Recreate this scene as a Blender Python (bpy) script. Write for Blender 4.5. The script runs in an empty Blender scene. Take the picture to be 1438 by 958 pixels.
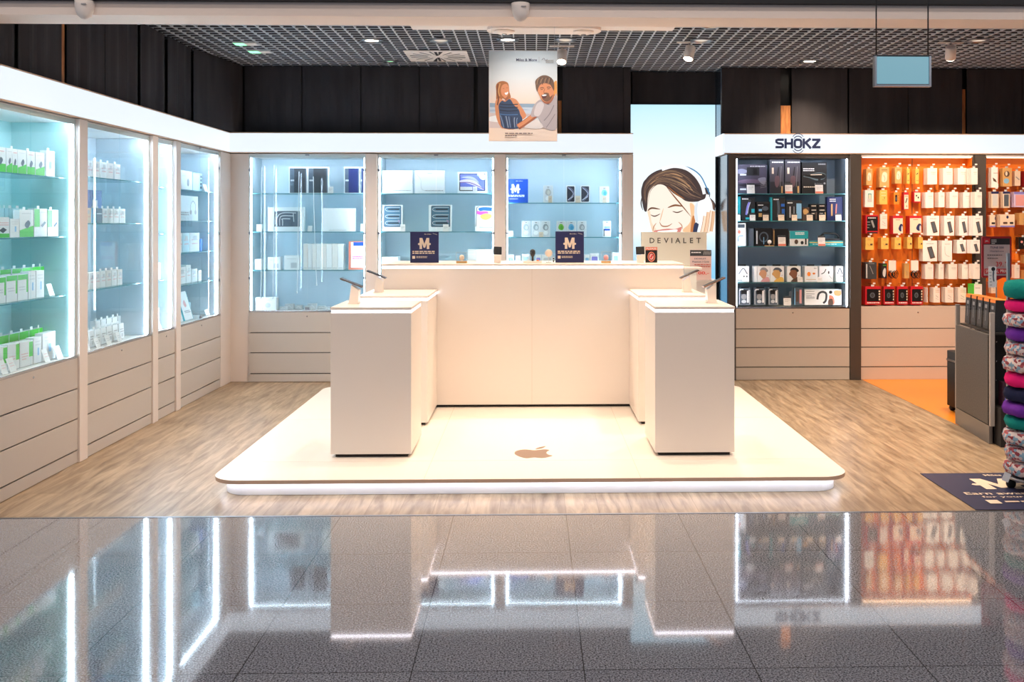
import bpy, bmesh, math, random
from mathutils import Vector, Matrix, Euler
rnd = random.Random(7)
PI = math.pi
SC = bpy.context.scene
COL = SC.collection

# ---------------------------------------------------------------- camera
F, CX, CY, YAW, EYE = 1352.0, 780.4, 313.0, 0.024, 1.5625
cd = bpy.data.cameras.new('camera'); cam = bpy.data.objects.new('camera', cd); COL.objects.link(cam)
cd.sensor_width = 36.0; cd.lens = 36.0 * F / 1438
cd.shift_x = -(CX - 719) / 1438; cd.shift_y = -(479 - CY) / 1438
cam.location = (0, 0, EYE); cam.rotation_euler = (PI / 2, 0, -YAW)
cd.clip_start = .05
SC.camera = cam
_c, _s = math.cos(YAW), math.sin(YAW)
def kx(px):
    u = (px - CX) / F; return (u * _c + _s) / (_c - u * _s)
def PX(px, Y): return kx(px) * Y                      # world x of photo column px on the plane y=Y
def PY(px, X): return X / kx(px)                      # world y of photo column px on the plane x=X
def PZ(px, py, Y):
    u = (px - CX) / F; return EYE - (py - CY) / F / (_c - u * _s) * Y
def PG(px, py, z=0.0):                                # point on the horizontal plane z
    u = (px - CX) / F; v = -(py - CY) / F
    t = (z - EYE) / v
    return ((u * _c + _s) * t, (_c - u * _s) * t)

# ---------------------------------------------------------------- materials
def lin(c): c /= 255.0; return c / 12.92 if c <= .04045 else ((c + .055) / 1.055) ** 2.4
def rgb(h):
    h = h.lstrip('#')
    if len(h) == 3: h = ''.join(c * 2 for c in h)
    return tuple(lin(int(h[i:i + 2], 16)) for i in (0, 2, 4)) + (1,)
MATS = {}
def mat(name, hexc='#ffffff', rough=.5, metal=0, emit=0, spec=.5, ior=None, coat=0):
    if name in MATS: return MATS[name]
    m = bpy.data.materials.new(name); m.use_nodes = True
    b = m.node_tree.nodes['Principled BSDF']
    b.inputs['Base Color'].default_value = rgb(hexc); b.inputs['Roughness'].default_value = rough
    b.inputs['Metallic'].default_value = metal; b.inputs['Specular IOR Level'].default_value = spec
    if coat: b.inputs['Coat Weight'].default_value = coat
    if ior: b.inputs['IOR'].default_value = ior
    if emit:
        b.inputs['Emission Color'].default_value = rgb(hexc); b.inputs['Emission Strength'].default_value = emit
        if emit < 1.2: b.inputs['Base Color'].default_value = tuple(q * .12 for q in rgb(hexc)[:3]) + (1,)     # dark diffuser film over the lamps
    MATS[name] = m; return m
def N(m, t, **k):
    n = m.node_tree.nodes.new(t)
    for a, v in k.items(): setattr(n, a, v)
    return n
def L(m, a, b): m.node_tree.links.new(a, b)
def noisy(m, scale, c1, c2, lo=.35, hi=.65, stretch=(1, 1, 1), detail=6, bump=0, rot=(0, 0, 0)):
    tc = N(m, 'ShaderNodeTexCoord'); mp = N(m, 'ShaderNodeMapping'); mp.inputs['Scale'].default_value = stretch
    mp.inputs['Rotation'].default_value = rot
    no = N(m, 'ShaderNodeTexNoise'); no.inputs['Scale'].default_value = scale; no.inputs['Detail'].default_value = detail
    cr = N(m, 'ShaderNodeValToRGB'); e = cr.color_ramp.elements
    e[0].position = lo; e[0].color = rgb(c1); e[1].position = hi; e[1].color = rgb(c2)
    b = m.node_tree.nodes['Principled BSDF']
    L(m, tc.outputs['Object'], mp.inputs['Vector']); L(m, mp.outputs['Vector'], no.inputs['Vector'])
    L(m, no.outputs['Fac'], cr.inputs['Fac']); L(m, cr.outputs['Color'], b.inputs['Base Color'])
    if bump:
        bp = N(m, 'ShaderNodeBump'); bp.inputs['Strength'].default_value = bump; bp.inputs['Distance'].default_value = .01
        L(m, no.outputs['Fac'], bp.inputs['Height']); L(m, bp.outputs['Normal'], b.inputs['Normal'])
    return m, no, cr, b
def glassmat(name, tint, rough=0.0, k=1.0):
    m = bpy.data.materials.new(name); m.use_nodes = True; nt = m.node_tree; nt.nodes.clear()
    o = N(m, 'ShaderNodeOutputMaterial'); t = N(m, 'ShaderNodeBsdfTransparent'); g = N(m, 'ShaderNodeBsdfGlossy'); x = N(m, 'ShaderNodeMixShader')
    f = N(m, 'ShaderNodeFresnel'); f.inputs['IOR'].default_value = 1.45
    mu = N(m, 'ShaderNodeMath', operation='MULTIPLY'); mu.inputs[1].default_value = k
    t.inputs['Color'].default_value = rgb(tint); g.inputs['Roughness'].default_value = rough
    ge = N(m, 'ShaderNodeNewGeometry'); iv = N(m, 'ShaderNodeMath', operation='SUBTRACT'); iv.inputs[0].default_value = 1; m2 = N(m, 'ShaderNodeMath', operation='MULTIPLY')
    L(m, ge.outputs['Backfacing'], iv.inputs[1]); L(m, f.outputs[0], mu.inputs[0]); L(m, mu.outputs[0], m2.inputs[0]); L(m, iv.outputs[0], m2.inputs[1]); L(m, m2.outputs[0], x.inputs[0]); L(m, t.outputs[0], x.inputs[1]); L(m, g.outputs[0], x.inputs[2]); L(m, x.outputs[0], o.inputs[0])
    MATS[name] = m; return m

glassmat('clear_glass', '#f4fbfd'); glassmat('shelf_glass', '#e6f5f6', 0, .8); glassmat('acrylic', '#fafcfd', .03, .6)
mat('shelf_edge', '#4f8f98', .15); mat('white_lam', '#ece8e4', .38); mat('white_gloss', '#f2efec', .18)
mat('pillar_white', '#e9ddd5', .4); mat('drawer', '#c9c0b8', .33); mat('gap', '#2a2523', .8)
mat('cab_inner', '#cddce6', .5); mat('cab_inner_green', '#b4dcdc', .5); mat('cab_dark', '#8291a0', .45)
mat('pillar_dark', '#4b4440', .4); mat('chrome', '#c9cbd0', .18, 1); mat('steel', '#9a9da3', .3, 1); mat('alu', '#b3aeaa', .4, .2)
mat('led_cool', '#e2efff', emit=25); mat('led_cool_soft', '#e2eeff', emit=15); mat('led_strip_white', '#f4f2ff', emit=2.6); mat('led_base', '#e6eeff', emit=4.6)
mat('fascia', '#e6effa', .4, emit=.56); mat('fascia_trim', '#d8b79c', .4, .3)
mat('black', '#0c0c0e', .4); mat('dark', '#242427', .5); mat('charcoal', '#3a3d42', .5); mat('navy', '#232a5e', .5); mat('navy_b', '#1c4fb4', .45)
mat('white', '#f4f4f4', .5); mat('paper', '#f1ece8', .6); mat('cream', '#f0dcc6', .5); mat('grey', '#9a9a9c', .5); mat('lgrey', '#cfd2d5', .5)
mat('red', '#c8202e', .4); mat('dred', '#9d1420', .4); mat('orange', '#f28a2e', .45); mat('yellow', '#f0c061', .5); mat('gold', '#caa062', .45)
mat('green', '#4fc83c', .45); mat('teal', '#27a9b4', .45); mat('blue', '#2f6fd0', .45); mat('sky', '#8cc4ea', .45); mat('violet', '#8a86d8', .45)
mat('pink', '#e8a6a8', .5); mat('magenta', '#e25ac0', .5); mat('skin', '#d9a27c', .5); mat('skin_d', '#8a5a42', .5); mat('brown', '#5c463a', .5)
mat('tan', '#d8a86a', .5); mat('salmon', '#e8836a', .5); mat('lcyan', '#bfe3ee', .4); mat('lilac', '#d9c8ee', .4); mat('slate', '#56606c', .4)
mat('wood_post', '#a4693a', .6); mat('soffit', '#f3e3d8', .6); mat('beam_dark', '#0d1018', .6); mat('ceil_white', '#efe6e0', .6)
mat('grid_blade_shaded', '#3c3d45', .5); mat('grid_blade', '#cdd3dd', .4); mat('grid_void', '#4c4c54', .8)
mat('orange_wall', '#ee7f1f', .42); mat('orange_floor', '#f2902c', .3); mat('rubber', '#141416', .7)

m = mat('curtain_fabric', '#1c1b1d', .9, spec=.15); noisy(m, 3, '#343337', '#403e42', lo=.25, hi=.75, stretch=(2, 2, .5), detail=2, bump=.08)
m = mat('speckled', '#888', .5)
# granite with polished reflection
m = mat('granite', '#8b8d93', .065, ior=2.05)
_, no, cr, b = noisy(m, 150, '#505259', '#b4b5bc', .37, .63, detail=2)
b.inputs['Coat Weight'].default_value = .8; b.inputs['Coat Roughness'].default_value = .03
tc = N(m, 'ShaderNodeTexCoord'); mp = N(m, 'ShaderNodeMapping'); br = N(m, 'ShaderNodeTexBrick')
br.offset = 0; br.squash = 1; br.inputs['Scale'].default_value = 1; br.inputs['Brick Width'].default_value = .6; br.inputs['Row Height'].default_value = .6
br.inputs['Mortar Size'].default_value = .0022; br.inputs['Mortar Smooth'].default_value = .1
br.inputs['Color1'].default_value = (1, 1, 1, 1); br.inputs['Color2'].default_value = (.9, .9, .92, 1); br.inputs['Mortar'].default_value = (.28, .27, .26, 1)
gx = PX(795, 5.16)
mp.inputs['Location'].default_value = (-gx + .6 * 20, -5.16 - .0 + .6 * 20, 0)
mx = N(m, 'ShaderNodeMix', data_type='RGBA', blend_type='MULTIPLY'); mx.inputs[0].default_value = 1
L(m, tc.outputs['Object'], mp.inputs['Vector']); L(m, mp.outputs['Vector'], br.inputs['Vector'])
L(m, cr.outputs['Color'], mx.inputs[6]); L(m, br.outputs['Color'], mx.inputs[7]); L(m, mx.outputs[2], b.inputs['Base Color'])
# wood planks along Y
m = mat('wood_floor', '#b08a62', .38)
_, no, cr, b = noisy(m, 4.5, '#826b52', '#c0a98c', .3, .66, stretch=(5, .6, 1), detail=12)
no.inputs['Roughness'].default_value = .56
no.inputs['Distortion'].default_value = .6
tc = N(m, 'ShaderNodeTexCoord'); mp = N(m, 'ShaderNodeMapping'); mp.inputs['Rotation'].default_value = (0, 0, PI / 2)
br = N(m, 'ShaderNodeTexBrick'); br.inputs['Scale'].default_value = 1; br.inputs['Brick Width'].default_value = 1.25; br.inputs['Row Height'].default_value = .18
br.inputs['Mortar Size'].default_value = .0012; br.inputs['Color1'].default_value = (1, 1, 1, 1); br.inputs['Color2'].default_value = (.8, .79, .78, 1); br.inputs['Mortar'].default_value = (.5, .45, .4, 1)
mx = N(m, 'ShaderNodeMix', data_type='RGBA', blend_type='MULTIPLY'); mx.inputs[0].default_value = 1
L(m, tc.outputs['Object'], mp.inputs['Vector']); L(m, mp.outputs['Vector'], br.inputs['Vector'])
L(m, cr.outputs['Color'], mx.inputs[6]); L(m, br.outputs['Color'], mx.inputs[7]); L(m, mx.outputs[2], b.inputs['Base Color'])
# floral pillow fabric
m = mat('floral', '#caa', .85)
tc = N(m, 'ShaderNodeTexCoord'); vo = N(m, 'ShaderNodeTexVoronoi'); vo.inputs['Scale'].default_value = 62
cr = N(m, 'ShaderNodeValToRGB'); cr.color_ramp.interpolation = 'CONSTANT'; cr.color_ramp.elements[0].color = rgb('#a8525a'); cr.color_ramp.elements[1].position = .3; cr.color_ramp.elements[1].color = rgb('#d9c9c6')
e = cr.color_ramp.elements.new(.62); e.color = rgb('#7fa3bd'); e = cr.color_ramp.elements.new(.78); e.color = rgb('#8c3844')
L(m, tc.outputs['Object'], vo.inputs['Vector']); L(m, vo.outputs['Color'], cr.inputs['Fac']); L(m, cr.outputs['Color'], m.node_tree.nodes['Principled BSDF'].inputs['Base Color'])
for n_, c_ in (('p_teal', '#12827c'), ('p_pink', '#e01c74'), ('p_purple', '#6a2f9c'), ('p_navy', '#1b2140')):
    noisy(mat(n_, c_, .95, spec=.2), 60, c_, c_, bump=.4)
def emis_grad(name, stops, z0, z1, strength):
    """printed translucent film, lit from behind; tones run along its height"""
    m = bpy.data.materials.new(name); m.use_nodes = True; b = m.node_tree.nodes['Principled BSDF']
    tc = N(m, 'ShaderNodeTexCoord'); sx = N(m, 'ShaderNodeSeparateXYZ'); mr = N(m, 'ShaderNodeMapRange'); cr = N(m, 'ShaderNodeValToRGB')
    mr.inputs[1].default_value = z0; mr.inputs[2].default_value = z1
    L(m, tc.outputs['Object'], sx.inputs[0]); L(m, sx.outputs[2], mr.inputs[0]); L(m, mr.outputs[0], cr.inputs[0])
    e = cr.color_ramp.elements; e[0].position = stops[0][0]; e[0].color = rgb(stops[0][1]); e[1].position = stops[-1][0]; e[1].color = rgb(stops[-1][1])
    for p, c in stops[1:-1]: q = e.new(p); q.color = rgb(c)
    if not strength: L(m, cr.outputs[0], b.inputs['Base Color'])
    else: b.inputs['Base Color'].default_value = (.1, .1, .1, 1)
    if strength: L(m, cr.outputs[0], b.inputs['Emission Color']); b.inputs['Emission Strength'].default_value = strength
    MATS[name] = m; return m
def lit(hexc, s=1.0):
    s *= .58
    return mat('film_' + hexc.strip('#'), hexc, .5, emit=s)
def pr(hexc): return mat('ink_' + hexc.strip('#'), hexc, .55)
def MT(x): return x if not isinstance(x, str) else (pr(x) if x[0] == '#' else MATS[x])

# ---------------------------------------------------------------- mesh building
class MB:
    def __init__(s): s.v = []; s.f = []; s.fm = []; s.mats = []; s.sm = []
    def mi(s, m):
        m = MT(m)
        if m not in s.mats: s.mats.append(m)
        return s.mats.index(m)
    def add(s, vs, fs, m, smooth=False, M=None):
        o = len(s.v); i = s.mi(m)
        for v in vs:
            v = Vector(v); s.v.append(tuple(M @ v if M else v))
        for f in fs: s.f.append([o + a for a in f]); s.fm.append(i); s.sm.append(smooth)
        return s
    def box(s, a, b, m, M=None, bev=0):
        x0, x1 = sorted((a[0], b[0])); y0, y1 = sorted((a[1], b[1])); z0, z1 = sorted((a[2], b[2]))
        if bev:
            bm = bmesh.new(); bmesh.ops.create_cube(bm, size=1)
            for v in bm.verts: v.co = Vector(((x0 + x1) / 2 + v.co.x * (x1 - x0), (y0 + y1) / 2 + v.co.y * (y1 - y0), (z0 + z1) / 2 + v.co.z * (z1 - z0)))
            bmesh.ops.bevel(bm, geom=bm.edges[:], offset=bev, segments=2, affect='EDGES', profile=.6)
            bm.verts.index_update()
            s.add([v.co[:] for v in bm.verts], [[v.index for v in f.verts] for f in bm.faces], m, False, M); bm.free(); return s
        vs = [(x, y, z) for z in (z0, z1) for y in (y0, y1) for x in (x0, x1)]
        return s.add(vs, [(0, 2, 3, 1), (4, 5, 7, 6), (0, 1, 5, 4), (2, 6, 7, 3), (0, 4, 6, 2), (1, 3, 7, 5)], m, False, M)
    def prism(s, pts, z0, z1, m, M=None, sidem=None, smooth=False):
        n = len(pts)
        s.add([(p[0], p[1], z0) for p in pts] + [(p[0], p[1], z1) for p in pts], [list(range(n))[::-1], list(range(n, 2 * n))], m, False, M)
        o = len(s.v) - 2 * n; i = s.mi(sidem or m)
        for k in range(n): s.f.append([o + k, o + (k + 1) % n, o + n + (k + 1) % n, o + n + k]); s.fm.append(i); s.sm.append(smooth)
        return s
    def lathe(s, prof, m, seg=24, M=None, smooth=True):
        vs = []; fs = []
        for r, z in prof:
            for k in range(seg): a = 2 * PI * k / seg; vs.append((r * math.cos(a), r * math.sin(a), z))
        for j in range(len(prof) - 1):
            for k in range(seg):
                fs.append([j * seg + k, j * seg + (k + 1) % seg, (j + 1) * seg + (k + 1) % seg, (j + 1) * seg + k])
        fs.append(list(range(seg))[::-1]); fs.append([(len(prof) - 1) * seg + k for k in range(seg)])
        return s.add(vs, fs, m, smooth, M)
    def tube(s, pts, r, m, seg=8, M=None):
        pts = [Vector(p) for p in pts]; vs = []; fs = []
        for i, p in enumerate(pts):
            t = (pts[min(i + 1, len(pts) - 1)] - pts[max(i - 1, 0)]).normalized()
            u = t.cross(Vector((0, 0, 1)));
            if u.length < .05: u = t.cross(Vector((1, 0, 0)))
            u.normalize(); w = t.cross(u)
            for k in range(seg): a = 2 * PI * k / seg; vs.append(p + u * r * math.cos(a) + w * r * math.sin(a))
        for i in range(len(pts) - 1):
            for k in range(seg): fs.append([i * seg + k, i * seg + (k + 1) % seg, (i + 1) * seg + (k + 1) % seg, (i + 1) * seg + k])
        fs.append(list(range(seg))[::-1]); fs.append([(len(pts) - 1) * seg + k for k in range(seg)])
        return s.add(vs, fs, m, True, M)
    def build(s, name, parent=None, loc=None, rz=0, rot=None):
        me = bpy.data.meshes.new(name); me.from_pydata(s.v, [], s.f)
        for m in s.mats: me.materials.append(m)
        me.polygons.foreach_set('material_index', s.fm); me.polygons.foreach_set('use_smooth', s.sm); me.update()
        bm = bmesh.new(); bm.from_mesh(me); bmesh.ops.recalc_face_normals(bm, faces=bm.faces) if not getattr(s, 'keepn', False) else None
        bm.to_mesh(me); bm.free()
        o = bpy.data.objects.new(name, me); COL.objects.link(o)
        if parent: o.parent = parent
        if loc: o.location = loc
        if rot: o.rotation_euler = rot
        elif rz: o.rotation_euler = (0, 0, rz)
        return o
LABELS = {}
def tag(o, label=None, cat=None, group=None, kind=None):
    if label: o['label'] = label
    if cat: o['category'] = cat
    if group: o['group'] = group
    if kind: o['kind'] = kind
    return o
def thing(name, loc, label, cat, rz=0, group=None):
    o = bpy.data.objects.new(name, None); COL.objects.link(o); o.location = loc; o.rotation_euler = (0, 0, rz); o.empty_display_size = .1
    return tag(o, label, cat, group)
def struct(o, label=None):
    o['kind'] = 'structure'
    if label: o['label'] = label
    return o
_tc = {}
def text_geo(s):
    """outline mesh of a string at unit height, x from 0; returns verts (2-D), faces, width"""
    if s in _tc: return _tc[s]
    cu = bpy.data.curves.new('t', 'FONT'); cu.body = s; cu.size = 1; cu.resolution_u = 2; cu.offset = 0.012
    o = bpy.data.objects.new('t', cu); COL.objects.link(o); bpy.context.view_layer.update()
    me = bpy.data.meshes.new_from_object(o.evaluated_get(bpy.context.evaluated_depsgraph_get()))
    v = [tuple(p.co)[:2] for p in me.vertices]; f = [list(p.vertices) for p in me.polygons]
    bpy.data.objects.remove(o); bpy.data.curves.remove(cu); bpy.data.meshes.remove(me)
    x0 = min(p[0] for p in v); x1 = max(p[0] for p in v); y0 = min(p[1] for p in v); y1 = max(p[1] for p in v)
    v = [((p[0] - x0), (p[1] - y0)) for p in v]
    _tc[s] = (v, f, x1 - x0, y1 - y0); return _tc[s]

def spline(pts, n=6, closed=True):
    out = []; m_ = len(pts)
    rng = range(m_) if closed else range(m_ - 1)
    for i in rng:
        g = lambda k: Vector(pts[k % m_] if closed else pts[min(max(k, 0), m_ - 1)])
        p0, p1, p2, p3 = g(i - 1), g(i), g(i + 1), g(i + 2)
        for j in range(n):
            t = j / n
            q = .5 * ((2 * p1) + (p2 - p0) * t + (2 * p0 - 5 * p1 + 4 * p2 - p3) * t * t + (3 * p1 - p0 - 3 * p2 + p3) * t ** 3)
            out.append((q.x, q.y))
    if not closed: out.append(tuple(pts[-1]))
    return out
class Art:
    """printed artwork on the front (-Y) face of a flat thing w x h; u to the right, v up, both 0..1 (or any frame via T)"""
    def __init__(s, w, h, y=0.0, T=None, step=.0005):
        s.mb = MB(); s.mb.keepn = True; s.w, s.h, s.y, s.n, s.T, s.step = w, h, y, 0, T, step; s.clip = w != 1
    def P(s, u, v):
        if s.T: u, v = s.T(u, v)
        if s.clip: u, v = min(max(u, .003), .997), min(max(v, .004), .997)
        return ((u - .5) * s.w, v * s.h)
    def poly(s, m, pts):
        s.n += 1; y = s.y - s.step * (1 + s.n * .6)
        q = [s.P(*p) for p in pts]
        ar = sum(q[i][0] * q[(i + 1) % len(q)][1] - q[(i + 1) % len(q)][0] * q[i][1] for i in range(len(q)))
        if ar < 0: q = q[::-1]
        s.mb.add([(a, y, b) for a, b in q], [list(range(len(q)))], m); return s
    def blob(s, m, pts, n=5): return s.poly(m, spline(pts, n))
    def rect(s, m, x0, y0, x1, y1): return s.poly(m, [(x0, y0), (x1, y0), (x1, y1), (x0, y1)])
    def rrect(s, m, x0, y0, x1, y1, rx, ry):
        p = []
        for cx, cy, a0 in ((x1 - rx, y0 + ry, -90), (x1 - rx, y1 - ry, 0), (x0 + rx, y1 - ry, 90), (x0 + rx, y0 + ry, 180)):
            for k in range(5): a = math.radians(a0 + k * 22.5); p.append((cx + rx * math.cos(a), cy + ry * math.sin(a)))
        return s.poly(m, p)
    def ell(s, m, cx, cy, rx, ry, n=18, a0=0): return s.poly(m, [(cx + rx * math.cos(2 * PI * k / n), cy + ry * math.sin(2 * PI * k / n)) for k in range(n)])
    def line(s, m, pts, wd, smooth=True, taper=False):
        if smooth and len(pts) > 2: pts = spline(pts, 5, False)
        q = [Vector(s.P(*p)) for p in pts]; s.n += 1; y = s.y - s.step * (1 + s.n * .6); a = []; b = []
        for i, p in enumerate(q):
            t = q[min(i + 1, len(q) - 1)] - q[max(i - 1, 0)]
            if t.length < 1e-9: t = Vector((1, 0))
            t.normalize(); nn = Vector((-t.y, t.x)); ww = wd / 2 * ((1 - abs(2 * i / (len(q) - 1) - 1) ** 2 * .85) if taper else 1)
            a.append(p + nn * ww); b.append(p - nn * ww)
        n = len(q); vs = [(p.x, y, p.y) for p in b] + [(p.x, y, p.y) for p in a]
        s.mb.add(vs, [[i, i + 1, n + i + 1, n + i] for i in range(n - 1)], m); return s
    def text(s, m, txt, u, v, hgt, width=None, center=False):
        """hgt in metres of the capital letter height; width in metres optional"""
        vs, fs, w, h = text_geo(txt); s.n += 1; y = s.y - s.step * (1 + s.n * .6)
        k = hgt / h; kk = (width / w) if width else k; x, z = s.P(u, v)
        if center: x -= w * kk / 2
        s.mb.add([(x + a * kk, y, z + b * k) for a, b in vs], fs, m); return s
    def lines(s, m, x0, x1, ys, hgt):
        for i, yy in enumerate(ys):
            xe = x1 - (x1 - x0) * (.0 if i % 3 != 2 else .35)
            x = x0
            while x < xe:
                wd = (x1 - x0) * rnd.uniform(.08, .2); s.rect(m, x, yy, min(x + wd, xe), yy + hgt); x += wd + (x1 - x0) * .03
        return s
    def build(s, name, parent): return s.mb.build(name, parent)

def pack(name, label, cat, x, y, z, w, h, d, body, art=None, rz=0, group=None, tilt=0, hang=False, bev=.0015, side=None):
    """a carton or pack; (x,y,z) = centre of the bottom front edge, front faces local -Y"""
    if tilt < 0: z += d * math.sin(-tilt)
    mb = MB(); mb.box((-w / 2, 0, 0), (w / 2, d, h), body, bev=min(bev, d * .2))
    o = mb.build(name, None, (x, y, z), rot=(tilt, 0, rz)); tag(o, label, cat, group)
    if art:
        a = Art(w, h); art(a); a.build('print', o)
    if hang:
        t = MB(); tw = min(.03, w * .4); t.box((-tw / 2, d * .4, h), (tw / 2, d * .4 + .001, h + .018), hang if isinstance(hang, str) else 'white'); t.build('hang_tab', o)
    return o
# ================================================================ room shell
D, XL, ZC, ZF0, ZF1 = 9.52, -2.98, 3.14, 2.245, 2.45
XR = 6.0
YS = 5.16      # line where the wood floor meets the granite
def sbox(name, a, b, m, bev=0):
    mb = MB(); mb.box(a, b, m, bev=bev); return struct(mb.build(name))
sbox('floor_granite', (-7, -3, -.06), (8, YS, 0), 'granite')
sbox('floor', (-3.6, YS, -.06), (XR, 10.2, 0), 'wood_floor')
ox = PG(1208, 532)[0]
sbox('floor_orange', (ox, 7.1, .0), (XR, D - .004, .0025), 'orange_floor')
sbox('trim_threshold', (-3.6, YS - .012, 0), (XR, YS + .006, .002), 'steel')
sbox('wall_left', (-3.7, YS, 0), (-3.6, 10.2, 3.5), 'white_lam')
sbox('wall_back', (-3.7, 10.1, 0), (XR + .1, 10.2, 3.5), 'dark')
sbox('wall_right', (XR, YS, 0), (XR + .1, 10.2, 3.5), 'white_lam')
# open cell ceiling: blades both ways under a dark plenum
mb = MB(); mb.box((-3.7, YS, 3.42), (XR + .1, 10.2, 3.5), 'grid_void')
wx0, wx1, wy1 = PG(580, 42, ZC)[0], PG(945, 42, ZC)[0], PG(760, 42, ZC)[1]
vx0, vx1 = PG(566, 70, ZC)[0], PG(655, 70, ZC)[0]; vy0, vy1 = PG(610, 70, ZC)[1], PG(610, 85, ZC)[1]
x = -3.2
while x < XR:
    inpan = wx0 < x < wx1
    mb.box((x - .005, wy1 if inpan else YS + .3, ZC), (x + .005, 10.05, ZC + .045), 'grid_blade'); x += .098
y = 5.5
while y < 10.05:
    for xa_, xb_ in (((-3.2, wx0), (wx1, XR)) if y < wy1 else ((-3.2, XR),)):
        mb.box((xa_, y - .003, ZC + .006), (xb_, y + .003, ZC + .045), 'grid_blade_shaded'); mb.box((xa_, y - .005, ZC), (xb_, y + .005, ZC + .0055), 'grid_blade')  # dark faces, light lips: shade inside the cells put into the colours
    y += .098
struct(mb.build('ceiling'))
sbox('ceiling_panel', (wx0, YS + .3, ZC - .004), (wx1, wy1, ZC + .02), 'ceil_white')
# shop front: peach soffit band under a dark shutter housing
BY = YS; bz0, bz1 = PZ(748, 24, BY), PZ(748, 5, BY)
sbox('trim_soffit', (-4.2, BY, bz0), (XR + .1, BY + .24, bz1), 'soffit')
sbox('trim_shutter_housing', (-4.2, BY - .04, bz1), (XR + .1, BY + .28, 3.5), 'beam_dark')
sbox('ceiling_corridor', (-7, -3, 3.42), (8, BY - .04, 3.5), 'ceil_white')

# ---------------------------------------------------------------- curtains and posts above the cabinets
def sheet(mb, p0, p1, z0, z1, m='curtain_fabric', amp=.010, waves=None, th=.004):
    p0, p1 = Vector(p0), Vector(p1); d = p1 - p0; ln = d.length; t = d / ln; n = Vector((-t.y, t.x)); k = max(10, int(ln / .03)); ph = rnd.uniform(0, 6); q = ln / .16
    f = [p0 + d * i / k + n * amp * (math.sin(ph + q * 2 * PI * i / k) * .6 + .5 * math.sin(ph * 2 + q * 4.7 * i / k)) for i in range(k + 1)]
    mb.prism([(p.x, p.y) for p in f] + [((p + n * th).x, (p + n * th).y) for p in reversed(f)], z0, z1, m, smooth=False); return mb
def curtain(p0, p1, label, z0=ZF1 + .003, amp=.004, group=None, z1=ZC - .01):
    mb = MB(); sheet(mb, p0, p1, z0, z1, amp=amp); return tag(mb.build('curtain'), label, 'curtain', group)
YC = 9.69
bk = [343, 424, 507, 589, 666]
ordn = ['first', 'second', 'third', 'fourth', 'fifth', 'sixth', 'seventh', 'eighth', 'ninth', 'tenth', 'eleventh', 'twelfth', 'thirteenth', 'fourteenth', 'fifteenth', 'sixteenth', 'seventeenth', 'eighteenth', 'nineteenth', 'twentieth']
for i in range(4):
    curtain((PX(bk[i] + .4, YC), YC), (PX(bk[i + 1] - .8, YC), YC), f'black fabric panel above the white rear cabinets, {ordn[i]} from the room corner', group='black panels above the white rear cabinets')
curtain((PX(671, YC), YC), (PX(780, YC), YC), 'black fabric panel directly behind the hanging beach poster')
curtain((PX(790, YC), YC), (PX(875, YC), YC), 'black fabric panel between hanging poster and the glowing portrait alcove')
curtain((PX(876, YC), YC), (PX(886, YC), YC + .02), 'narrow black fabric strip at the edge of the portrait alcove')
rk = [(1014, 1096), (1112, 1190), (1192.5, 1275), (1276, 1351), (1358, 1435), (1436, 1500)]
wh = ['above the dark blue fascia lettering next to the portrait alcove', 'over the dark appliance cabinet, beside the wide wooden gap', 'behind the small hanging monitor', 'beside the slim pointed wooden gap', 'above the second orange bay', 'above the orange bay, last one at the picture edge']
for (a, b), w_ in zip(rk, wh): curtain((PX(a, YC), YC), (PX(b, YC), YC), 'black fabric panel ' + w_)
XC = -3.06
lk = [(-30, 19, 'nearest the shop front'), (28, 87, 'between the brown and the orange wooden post'), (96, 146, 'just past the orange wooden post'), (148, 193, 'fourth from the shop front'), (196, 233, 'fifth from the shop front'), (236, 267, 'greenish edge next to the corner panel')]
for a, b, t in lk: curtain((XC, max(YS + .28, PY(a, XC))), (XC, PY(b, XC)), 'black curtain above the side wall fascia, ' + t, amp=.010)
curtain((XC + .02, PY(269, XC)), (PX(341, YC - .02), YC - .02), 'black fabric panel set diagonally across the room corner', amp=.004)
curtain((PX(888, 9.98), 9.98), (PX(1013, 9.98), 9.98), 'black fabric panel over the top of the glowing portrait', z0=2.80, amp=.003)
# dark backing boards behind the fabric, so that the seams stay dark
sbox('wall_bulkhead_back', (-3.5, YC + .07, ZF1 + .002), (PX(886, YC), YC + .12, 3.4), 'black')
sbox('wall_bulkhead_right', (PX(1014, YC), YC + .07, ZF1 + .002), (XR, YC + .12, 3.4), 'black')
sbox('wall_bulkhead_left', (-3.5, YS + .3, ZF1 + .002), (-3.16, YC + .06, 3.4), 'black')
def post(x0, x1, y0, y1, z0, z1, label, m='wood_post'):
    mb = MB(); mb.box((x0, y0, z0), (x1, y1, z1), m, bev=.002); return tag(mb.build('wooden_post'), label, 'post')
noisy(MATS['wood_post'], 5, '#8a5228', '#b97a42', stretch=(8, 8, 1))
post(XC - .08, XC - .03, PY(19.5, XC), PY(26, XC), ZF1 + .003, ZC - .02, 'slim brown wooden post between side wall curtains near the shop front')
post(XC - .08, XC - .02, PY(88, XC), PY(95, XC), ZF1 + .003, ZC - .02, 'bright orange wooden post between side wall curtains')
post(PX(1097, YC), PX(1111, YC), YC + .02, YC + .06, ZF1 + .003, PZ(1100, 148, YC), 'wide brown wooden post low in the gap over the dark blue fascia lettering')
post(PX(1352, YC), PX(1357, YC), YC + .02, YC + .06, ZF1 + .003, PZ(1355, 125, YC), 'slim light wooden post in the gap above the orange bays')
post(PX(784, YC), PX(788.5, YC), YC + .02, YC + .06, ZF1 + .003, PZ(786, 141, YC), 'narrow yellow wooden post peeking out beside the hanging poster')

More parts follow.
